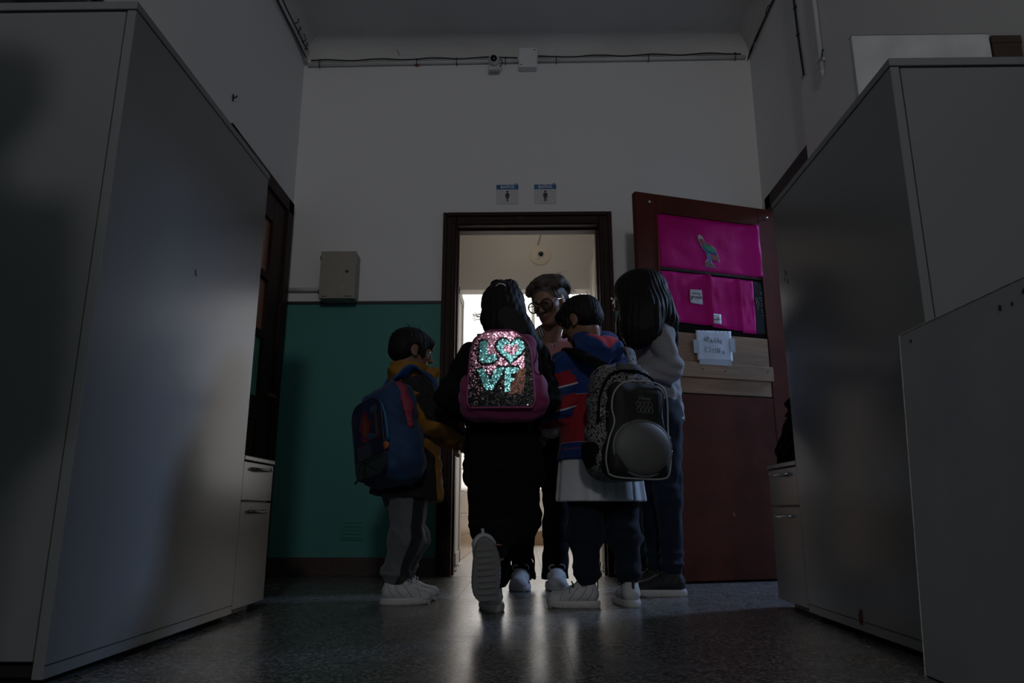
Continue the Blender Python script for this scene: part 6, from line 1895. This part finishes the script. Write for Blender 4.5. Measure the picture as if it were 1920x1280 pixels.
# ------------------------------------------------------------ sequin backpack
def sequin_bag():
    o = bag_root('backpack', 'pink backpack with a sequin front spelling LOVE, worn by the middle child', (-.078, 2.612, .838), (.03, 1, 0), tilt=-.02)
    M_mag = mat('magenta_pack_cloth', (0.22, 0.018, 0.100), .8, sheen=.15, weave=900)
    S = SDF((-.19, -.10, -.19), (.19, .10, .21), .004)
    S.box((0, .005, .03), (.128, .062, .140), .055, k=0)
    S.box((0, .005, -.075), (.150, .066, .082), .055, k=.03)
    for sx in (-1, 1): S.ell((.138 * sx, .005, -.055), (.026, .050, .075), k=.03)
    S.disp(folds(91, .006, [40, 70, 110]))
    S.build('bag', M_mag, o, origin=V3(0, 0, 0))
    # front panel outline (x at height z), slightly domed
    zb, zt = -.118, .168
    def half(z):
        t = (z - zb) / (zt - zb)
        w = .124 - .018 * t
        if t > .62: w *= math.sqrt(max(0, 1 - ((t - .62) / .40) ** 2.6)) if t < 1.02 else 0
        if t < .08: w -= .012 * (1 - t / .08)
        return w
    cxp = lambda z: -.006 - .012 * (z - zb)
    dome = lambda x, z: .0685 + .016 * (1 - (x / .13) ** 2) * max(0, 1 - ((z - .02) / .19) ** 2)
    def f(u, v):
        z = zb + (zt - zb) * v
        x = cxp(z) + half(z) * (2 * u - 1)
        return Vector((x, -dome(x, z), z))
    pn = MB().sheet(f, 28, 36, .004).build('front_panel', C_black, o, True)
    rim = [tuple(f(0, k / 30)) for k in range(31)] + [tuple(f(k / 8, 1)) for k in range(1, 8)] + [tuple(f(1, 1 - k / 30)) for k in range(31)] + [tuple(f(1 - k / 16, 0)) for k in range(1, 17)]
    MB().tube(rim, .0042, 8).build('piping', mat('pink_piping', (0.30, 0.05, 0.15), .6), o, True)
    # sequins
    def poly(pts):
        return [((x / 4 + 820 - 939) * .00196 , (700 - (y / 4 + 490)) * .00200 + .005) for x, y in pts]
    def inside(p, q):
        x, z = p; c = False
        for i in range(len(q)):
            (x1, z1), (x2, z2) = q[i - 1], q[i]
            if (z1 > z) != (z2 > z) and x < (x2 - x1) * (z - z1) / (z2 - z1) + x1: c = not c
        return c
    Lp = poly([(306, 604), (345, 592), (368, 612), (366, 696), (428, 700), (438, 735), (402, 760), (334, 766), (304, 742)])
    def heart(cx, cy, w, h):
        return poly([(cx + w / 2 * (16 * math.sin(t) ** 3) / 16, cy - h / 2 * ((13 * math.cos(t) - 5 * math.cos(2 * t) - 2 * math.cos(3 * t) - math.cos(4 * t)) / 14.5)) for t in [2 * PI * k / 40 for k in range(40)]])
    Ho, Hi = heart(536, 662, 206, 188), heart(540, 664, 112, 98)
    Vp = poly([(288, 812), (338, 800), (386, 884), (428, 800), (492, 797), (470, 850), (402, 962), (352, 962)])
    Ep = poly([(500, 800), (592, 795), (590, 834), (542, 842), (538, 872), (560, 872), (556, 900), (534, 902), (532, 972), (488, 975)])
    Eb = poly([(592, 800), (648, 806), (640, 900), (620, 990), (520, 992), (545, 905), (565, 880)])
    def grow(q, d):
        cx = sum(p[0] for p in q) / len(q); cz = sum(p[1] for p in q) / len(q)
        return [(cx + (x - cx) * (1 + d / max(1e-3, math.hypot(x - cx, z - cz))), cz + (z - cz) * (1 + d / max(1e-3, math.hypot(x - cx, z - cz)))) for x, z in q]
    letters = [Lp, Vp, Ep]
    outl = [grow(q, .0095) for q in (Lp, Vp, Ep, Ho)]
    rng = random.Random(77)
    bins = {'pink_sequins': [], 'teal_sequins': [], 'black_sequins': [], 'bronze_sequins': []}
    step = .0046
    j = 0; z = zb + .006
    while z < zt - .004:
        w = half(z) - .004; x = cxp(z) - w + (step / 2 if j % 2 else 0)
        while x < cxp(z) + w:
            p = (x, z); px_ = x / .00196 + 939; py_ = 700 - (z - .005) / .002
            if inside(p, Hi): k = 'pink_sequins'
            elif inside(p, Ho) or any(inside(p, q) for q in letters): k = 'teal_sequins'
            elif inside(p, Eb): k = 'bronze_sequins'
            elif any(inside(p, q) for q in outl): k = 'black_sequins'
            else:
                edge = px_ > 979 - max(0, (650 - py_)) * .25 or py_ > 738
                if py_ > 700 and not edge: edge = rng.random() < (.93 if px_ > 905 else .72)
                elif py_ > 690 and not edge: edge = rng.random() < .4
                sp = .22 if (py_ > 705 and px_ < 896) else .10 if (px_ > 990 and 695 < py_ < 715) else .006
                k = 'black_sequins' if (edge and rng.random() > sp) else 'pink_sequins'
                if k == 'pink_sequins' and px_ < 893 and rng.random() < .45: k = 'black_sequins'
            bins[k].append((x + rng.uniform(-.0004, .0004), z))
            x += step
        z += step * .80; j += 1
    mats = {'pink_sequins': mat('pink_foil', (0.80, 0.40, 0.52), .24, metal=1.0), 'teal_sequins': mat('teal_foil', (0.24, 0.62, 0.62), .26, metal=1.0),
            'black_sequins': mat('black_foil', (0.008, 0.008, 0.009), .32, spec=.25), 'bronze_sequins': mat('bronze_foil', (0.20, 0.10, 0.075), .4, metal=1.0)}
    for k, ps in bins.items():
        V = []; F = []
        for x, z in ps:
            n = unit(V3(2 * .016 * x / .0169 * .6 + rng.gauss(0, .085), -1, .02 + .016 * (z - .02) / .018 * .35 + rng.gauss(0, .085)))
            a = unit(np.cross(n, V3(0, 0, 1))); b = np.cross(a, n)
            c = V3(x, -dome(x, z) - .0034, z)
            i0 = len(V); R = .0029
            V += [c + (a * math.cos(t) + b * math.sin(t)) * R for t in [2 * PI * q / 8 for q in range(8)]]
            F += [[i0, i0 + 1, i0 + 2, i0 + 3], [i0, i0 + 3, i0 + 4, i0 + 7], [i0 + 4, i0 + 5, i0 + 6, i0 + 7]]
        q = link_mesh(k, raw_mesh(k, V, F, False), mats[k], o); q['kind'] = 'stuff'
    # straps and loop
    M_st = mat('dark_pink_strap', (0.10, 0.012, 0.05), .8)
    for sx, sh in ((-1, V3(-.165, 2.785, 1.036)), (1, V3(-.005, 2.785, 1.036))):
        pw = [(-.078 + .055 * sx, 2.655, .985), (sh[0], 2.70, 1.030), tuple(sh + V3(0, .02, .010)), (sh[0] + .01 * sx, 2.875, 1.0), (sh[0] + .035 * sx, 2.925, .90), (sh[0] + .06 * sx, 2.90, .78), (sh[0] + .07 * sx, 2.80, .72)]
        ribbon(to_local(o, pw), (1, 0, 0), .042, .008).build('shoulder_strap', M_st, o, True)
    ribbon([(-.02, .02, .168), (-.012, .015, .190), (.012, .015, .190), (.02, .02, .168)], (0, 1, 0), .018, .004).build('top_loop', M_st, o, True)
    b = MB().tube(catmull([(-.10, .0, .168), (-.13, -.02, .10), (-.138, -.025, 0.0)], 6), .003, 6); b.build('zipper', C_black, o, True)
    b = MB().tube(catmull([(.10, .0, .168), (.13, -.02, .10), (.138, -.025, 0.0)], 6), .003, 6); b.build('zipper', C_black, o, True)
    return o

# ------------------------------------------------------------ blue backpack
def blue_bag():
    f = (.70, .714, 0)
    o = bag_root('backpack', 'blue backpack with a printed front, on the back of the boy at the left', (-.545, 2.868, .662), f, tilt=.03, roll=-.19)
    M_b = mat('blue_pack_cloth', (0.008, 0.040, 0.115), .75, sheen=.1, weave=800)
    M_bs = mat('bright_blue_strap', (0.008, 0.060, 0.210), .7, weave=900)
    M_lb = mat('sky_blue_piping', (0.015, 0.13, 0.25), .5)
    S = SDF((-.19, -.14, -.24), (.19, .13, .25), .0045)
    S.box((-.004, .01, -.01), (.110, .085, .195), .060, k=0)
    S.box((-.004, .02, .05), (.108, .070, .150), .055, k=.03)
    S.box((0, .01, -.09), (.128, .080, .105), .055, k=.03)
    S.box((0, -.045, -.06), (.112, .055, .125), .045, k=.025)
    S.ell((.120, .0, -.105), (.034, .060, .085), k=.03); S.ell((-.120, .0, -.105), (.034, .060, .085), k=.03)
    S.disp(folds(93, .007, [38, 62, 100]))
    S.build('bag', M_b, o, origin=V3(0, 0, 0))
    y0 = .1005
    out = rrect(-.104, .100, -.178, .128, .040, .060)
    flat(out, y0 + .004, .010).build('front_panel', mat('print_navy', (0.010, 0.014, 0.042), .55, noise=(14, (0.020, 0.018, 0.055), 4)), o)
    y1 = y0 + .0052
    flat([(-.060, .022), (-.040, .05), (-.044, .075), (-.026, .066), (-.016, .098), (-.006, .066), (.010, .082), (.006, .052), (.028, .040), (.012, .012), (.014, -.022), (-.004, -.034), (-.030, -.034), (-.048, -.020), (-.040, .010)], y1).build('printed_shape', mat('print_red', (0.16, 0.012, 0.022), .55), o)
    flat([(-.030, .020), (-.020, .060), (-.010, .066), (.0, .030), (-.004, -.010), (-.022, -.012)], y1 + .0008).build('printed_shape', mat('print_orange', (0.17, 0.045, 0.014), .55), o)
    flat([(.052, -.030), (.074, -.030), (.070, .050), (.062, .095), (.055, .050)], y1).build('printed_tower', mat('print_brown', (0.085, 0.042, 0.03), .6), o)
    flat(rrect(.030, .075, .072, .096, .003), y1 - .0003).build('printed_window', mat('print_pale_blue', (0.035, 0.06, 0.12), .6), o)
    for i in range(7):
        flat([(-.078 + i * .014, -.095), (-.0765 + i * .014, -.095), (-.0765 + i * .014, -.040), (-.078 + i * .014, -.040)], y1 + .0002).build('printed_bar', mat('print_grey', (0.10, 0.10, 0.095), .6), o)
    for i in range(4):
        flat([(-.078, -.052 - i * .013), (.008, -.052 - i * .013), (.008, -.0505 - i * .013), (-.078, -.0505 - i * .013)], y1 + .0004).build('printed_bar', MATS['print_grey'], o)
    flat([(.0, -.030), (.094, -.030), (.094, -.040), (.0, -.040)], y1).build('printed_bar', mat('print_maroon', (0.05, 0.012, 0.016), .6), o)
    flat(rrect(-.098, .096, -.172, -.098, .036, .004), y1 + .003, .004).build('mesh_pocket', mat('grey_green_mesh', (0.022, 0.036, 0.034), .8, weave=300), o)
    for pts in ([(-.098, -.098), (-.03, -.104), (.096, -.096)], [(-.09, -.15), (-.04, -.11), (.05, -.165)], [(-.05, -.172), (-.02, -.12), (.09, -.11)], [(-.02, -.10), (-.035, -.135), (-.02, -.17)]):
        piping([tuple(p) for p in [(q[0], q[1]) for q in catmull([(a, b, 0) for a, b in pts], 5)]], y1 + .0045, .0011, False).build('pocket_seam', C_black, o)
    piping(out, y0 + .002, .0035).build('piping', mat('navy_piping', (0.008, 0.012, 0.03), .5), o, True)
    MB().tube([Vector(p) for p in catmull([(.04, -.10, .120), (.085, -.097, .105), (.104, -.090, .05), (.108, -.088, -.055)], 6)], .0052, 8).build('zipper', M_lb, o, True)
    b = MB(); b.lathe([(0, .004), (.014, .004), (.016, 0), (.014, -.004), (0, -.004)], 20, Matrix.Translation((.112, -.105, -.078)) @ FXB)
    b.build('zip_charm', mat('orange_plastic', (0.48, 0.12, 0.045), .5), o, True)
    MB().tube([(.108, -.094, -.05), (.112, -.104, -.062)], .003, 6).build('zip_pull', M_steel, o)
    # red padded panel on the side near the shoulder
    S = SDF((.02, -.10, -.06), (.18, .13, .24), .004)
    S.chain([(.050, .0, .188), (.092, .010, .165), (.118, .012, .095), (.122, .016, .01)], [.024, .026, .024, .016], k=.02, flat=((1, 0, .3), .6))
    S.disp(folds(94, .004, [90, 130]))
    S.build('padded_panel', mat('raspberry_pad', (0.20, 0.014, 0.045), .7, noise=(120, (0.30, 0.04, 0.08), 3)), o, origin=V3(0, 0, 0))
    # straps
    sh = V3(-.452, 2.960, .930)
    pw = [(-.585, 2.905, .842), (-.52, 2.885, .900), tuple(sh + V3(-.015, -.02, .012)), (-.405, 2.985, .918), (-.372, 3.02, .86), (-.372, 3.00, .76), (-.41, 2.955, .66), (-.46, 2.915, .58)]
    ribbon(to_local(o, pw), [(-.2, .9, .3), (-.1, .9, .3), (-.3, .9, 0), (-.4, .9, 0), (-.4, .9, 0), (-.4, .9, 0), (-.4, .9, 0), (-.4, .9, 0)], .050, .010).build('shoulder_strap', M_bs, o, True)
    pw = [(-.62, 3.02, .83), (-.585, 3.08, .925), (-.545, 3.16, .945), (-.49, 3.20, .88), (-.47, 3.18, .74), (-.56, 3.10, .60)]
    ribbon(to_local(o, pw), (-.4, .9, 0), .046, .008).build('shoulder_strap', M_bs, o, True)
    pw = [(-.425, 2.880, .63), (-.430, 2.868, .58), (-.446, 2.862, .50), (-.456, 2.860, .455)]
    ribbon(to_local(o, pw), (.9, .3, 0), .032, .003).build('strap_tail', M_bs, o, True)
    ribbon([(-.03, .05, .188), (-.02, .048, .214), (.02, .048, .214), (.03, .05, .188)], (0, 1, 0), .02, .004).build('top_loop', C_black, o, True)
    MB().tube(catmull([(-.10, -.07, -.135), (-.145, -.06, -.13), (-.17, -.06, -.155), (-.185, -.06, -.16)], 5), .004, 6).build('strap_end', C_black, o, True)
    return o

# ------------------------------------------------------------ black and white patterned backpack
def pattern_bag():
    f = (-.33, .944, 0)
    o = bag_root('backpack', 'black and white backpack with a round grey pocket, hanging off one shoulder', (.370, 2.690, .688), f, tilt=.0, roll=.035)
    m = mat('doodle_print_cloth', (0.30, 0.29, 0.30), .8, weave=None)
    nt = m.node_tree; N = nt.nodes; L = nt.links
    tc = N.new('ShaderNodeTexCoord')
    v = N.new('ShaderNodeTexVoronoi'); v.inputs['Scale'].default_value = 52; v.inputs['Randomness'].default_value = .85
    L.new(tc.outputs['Object'], v.inputs['Vector'])
    mm = N.new('ShaderNodeMath'); mm.operation = 'SINE'
    mu = N.new('ShaderNodeMath'); mu.operation = 'MULTIPLY'; mu.inputs[1].default_value = 15.0
    L.new(v.outputs['Distance'], mu.inputs[0]); L.new(mu.outputs[0], mm.inputs[0])
    ad = N.new('ShaderNodeMath'); ad.operation = 'MULTIPLY_ADD'; ad.inputs[1].default_value = .5; ad.inputs[2].default_value = .5
    L.new(mm.outputs[0], ad.inputs[0])
    ramp_on(m, ad.outputs[0], [(0.0, (.010, .010, .011)), (.42, (.26, .25, .255)), (.60, (.32, .31, .315)), (.93, (.012, .012, .012))])
    S = SDF((-.20, -.15, -.25), (.20, .13, .26), .0045)
    S.box((0, .015, .0), (.128, .075, .215), .070, k=0)
    S.box((0, .0, -.05), (.124, .078, .165), .060, k=.03)
    S.ell((-.120, .005, -.10), (.034, .060, .085), k=.03); S.ell((.120, .005, -.10), (.030, .055, .080), k=.03)
    S.disp(folds(95, .007, [40, 64, 100]))
    S.build('bag', m, o, origin=V3(0, 0, 0))
    # black front pocket
    S = SDF((-.19, -.17, -.25), (.19, .02, .20), .0045)
    S.box((.012, -.070, -.035), (.112, .052, .172), .048, k=0)
    S.box((.010, -.070, -.145), (.124, .056, .070), .045, k=.03)
    S.disp(folds(96, .004, [50, 80]))
    S.build('front_pocket', mat('black_pack_cloth', (0.0075, 0.0075, 0.008), .7, weave=900), o, origin=V3(0, 0, 0))
    pw = mat('white_piping', (0.34, 0.34, 0.34), .5)
    arc = [(-.112, -.205), (-.122, -.15), (-.110, -.08), (-.090, -.02), (-.100, .03), (-.092, .085), (-.055, .126), (.0, .137), (.075, .136), (.112, .118), (.127, .07), (.128, -.04), (.138, -.12), (.130, -.19), (.10, -.212), (.0, -.216), (-.08, -.214)]
    pts = catmull([(x, -.112 + .10 * max(0, abs(x - .01) - .085), z) for x, z in arc] + [(-.112, -.110, -.205)], 5)
    MB().tube([Vector(p) for p in pts], .0030, 8).build('piping', pw, o, True)
    MB().tube([Vector(p) for p in catmull([(-.128, -.05, -.02), (-.122, -.062, .09), (-.08, -.066, .165), (.0, -.067, .182), (.08, -.066, .165), (.122, -.062, .10), (.126, -.05, .0)], 6)], .0052, 8).build('zipper', C_black, o, True)
    # round moulded pocket with a raised rim
    cz, cx = -.108, .018
    S = SDF((cx - .14, -.20, cz - .13), (cx + .14, -.08, cz + .13), .004)
    S.ell((cx, -.118, cz), (.114, .036, .098), np.array([[1, 0, 0], [0, 1, 0], [0, 0, 1]]), k=0)
    S.plane((0, -.108, 0), (0, 1, 0))
    S.build('round_pocket', mat('grey_moulded_foam', (0.088, 0.088, 0.090), .6, noise=(300, (0.108, 0.108, 0.110), 2)), o, origin=V3(0, 0, 0))
    MB().tube([(cx + .116 * math.cos(t), -.119, cz + .100 * math.sin(t)) for t in [2 * PI * k / 48 for k in range(49)]], .0046, 8).build('pocket_rim', mat('grey_rim', (0.13, 0.13, 0.135), .45), o, True)
    # lettering: maker's name over two rows of rounded letter blocks
    yb = .1275
    tm = Matrix.Translation((.022, -yb, .072)) @ FXB
    lm = mat('grey_print', (0.17, 0.17, 0.17), .6)
    text_mesh('lettering', 'Disney', .018, lm, o, tm, shear=.25)
    for row, (word, zz) in enumerate((('TSUM', .050), ('TSUM', .029))):
        for i, ch in enumerate(word):
            x = .022 + (i - 1.5) * .0165 + .003 * (row - .5)
            piping([(x + .0078 * math.cos(t) * (1.08 if i == 3 else .98), zz + .0098 * math.sin(t)) for t in [2 * PI * k / 14 for k in range(14)]], yb, .0009).build('letter_block', lm, o)
            text_mesh('lettering', ch, .012, mat('faint_print', (0.05, 0.05, 0.05), .6), o, Matrix.Translation((x, -yb, zz)) @ FXB)
    # straps, handle, side pocket, charm
    ribbon([(-.045, -.035, .205), (-.04, -.062, .198), (.0, -.078, .196), (.04, -.062, .198), (.045, -.035, .205)], (0, .2, 1), .024, .006).build('carry_handle', mat('grey_webbing', (0.075, 0.075, 0.078), .8), o, True)
    S = SDF((-.18, -.09, -.19), (-.06, .09, -.02), .004)
    S.ell((-.126, .004, -.108), (.034, .060, .080), k=0); S.plane((0, 0, -.058), (-.2, 0, 1))
    S.build('side_pocket', C_black, o, origin=V3(0, 0, 0))
    shL = V3(.185, 2.905, 1.012)
    pwl = [(.335, 2.715, .888), (.268, 2.742, .935), (.205, 2.815, .990), tuple(shL + V3(-.005, .01, .006)), (.165, 2.985, .985), (.150, 3.02, .90), (.18, 2.99, .80)]
    ribbon(to_local(o, pwl), [(.5, .1, .8), (.5, .3, .7), (.8, .3, .3), (.95, .3, 0), (.95, .3, 0), (.95, .3, 0), (.95, .3, 0)], .048, .010).build('shoulder_strap', C_black, o, True)
    shR = V3(.412, 2.985, 1.010)
    pwr = [(.420, 2.725, .895), (.425, 2.80, .975), (.420, 2.88, 1.015), tuple(shR + V3(-.01, .0, .012)), (.42, 3.06, .97), (.44, 3.09, .86), (.47, 3.04, .74), (.50, 2.90, .62)]
    ribbon(to_local(o, pwr), (.95, .3, 0), .044, .010).build('shoulder_strap', m, o, True)
    ribbon([(.132, -.03, -.045), (.155, -.035, -.048), (.182, -.030, -.058)], (0, .2, 1), .022, .003).build('strap_tail', m, o, True)
    b = MB()
    for k in range(3):
        t0 = k * 2.1
        b.tube([(-.118 + .011 * math.cos(t0) + .009 * math.cos(t), -.082, .012 + .011 * math.sin(t0) + .009 * math.sin(t)) for t in [2 * PI * q / 12 for q in range(13)]], .0016, 6)
    b.tube([(-.118, -.078, .03), (-.118, -.082, .012)], .0015, 5)
    b.build('key_charm', M_steel, o, True)
    return o

sequin_bag(); blue_bag(); pattern_bag()

# ------------------------------------------------------------ black cloth bag standing on the right drawer unit
cb = thing('cloth_bag', 'slouched black cloth bag on the low drawer unit by the door', 'bag', (1.10, 2.80, .5405))
S = SDF((-.14, -.16, -.02), (.22, .20, .44), .005)
S.chain([(.02, .0, .07), (.03, .0, .20), (.035, -.03, .31), (.045, -.07, .365)], [.100, .085, .060, .022], k=.04)
S.chain([(.0, .07, .07), (.02, .07, .20)], [.085, .05], k=.04)
S.box((.03, .01, .045), (.112, .145, .045), .03, k=.03)
S.disp(folds(97, .022, [30, 48, 70, 105], 1.6))
S.plane((0, 0, 0.0), (0, 0, -1))
S.build('bag', C_black, cb, origin=V3(0, 0, 0))
ribbon([(.02, -.06, .34), (.0, -.085, .36), (.01, -.03, .385), (.04, .02, .34)], (1, 0, 0), .02, .003).build('strap', C_black, cb, True)
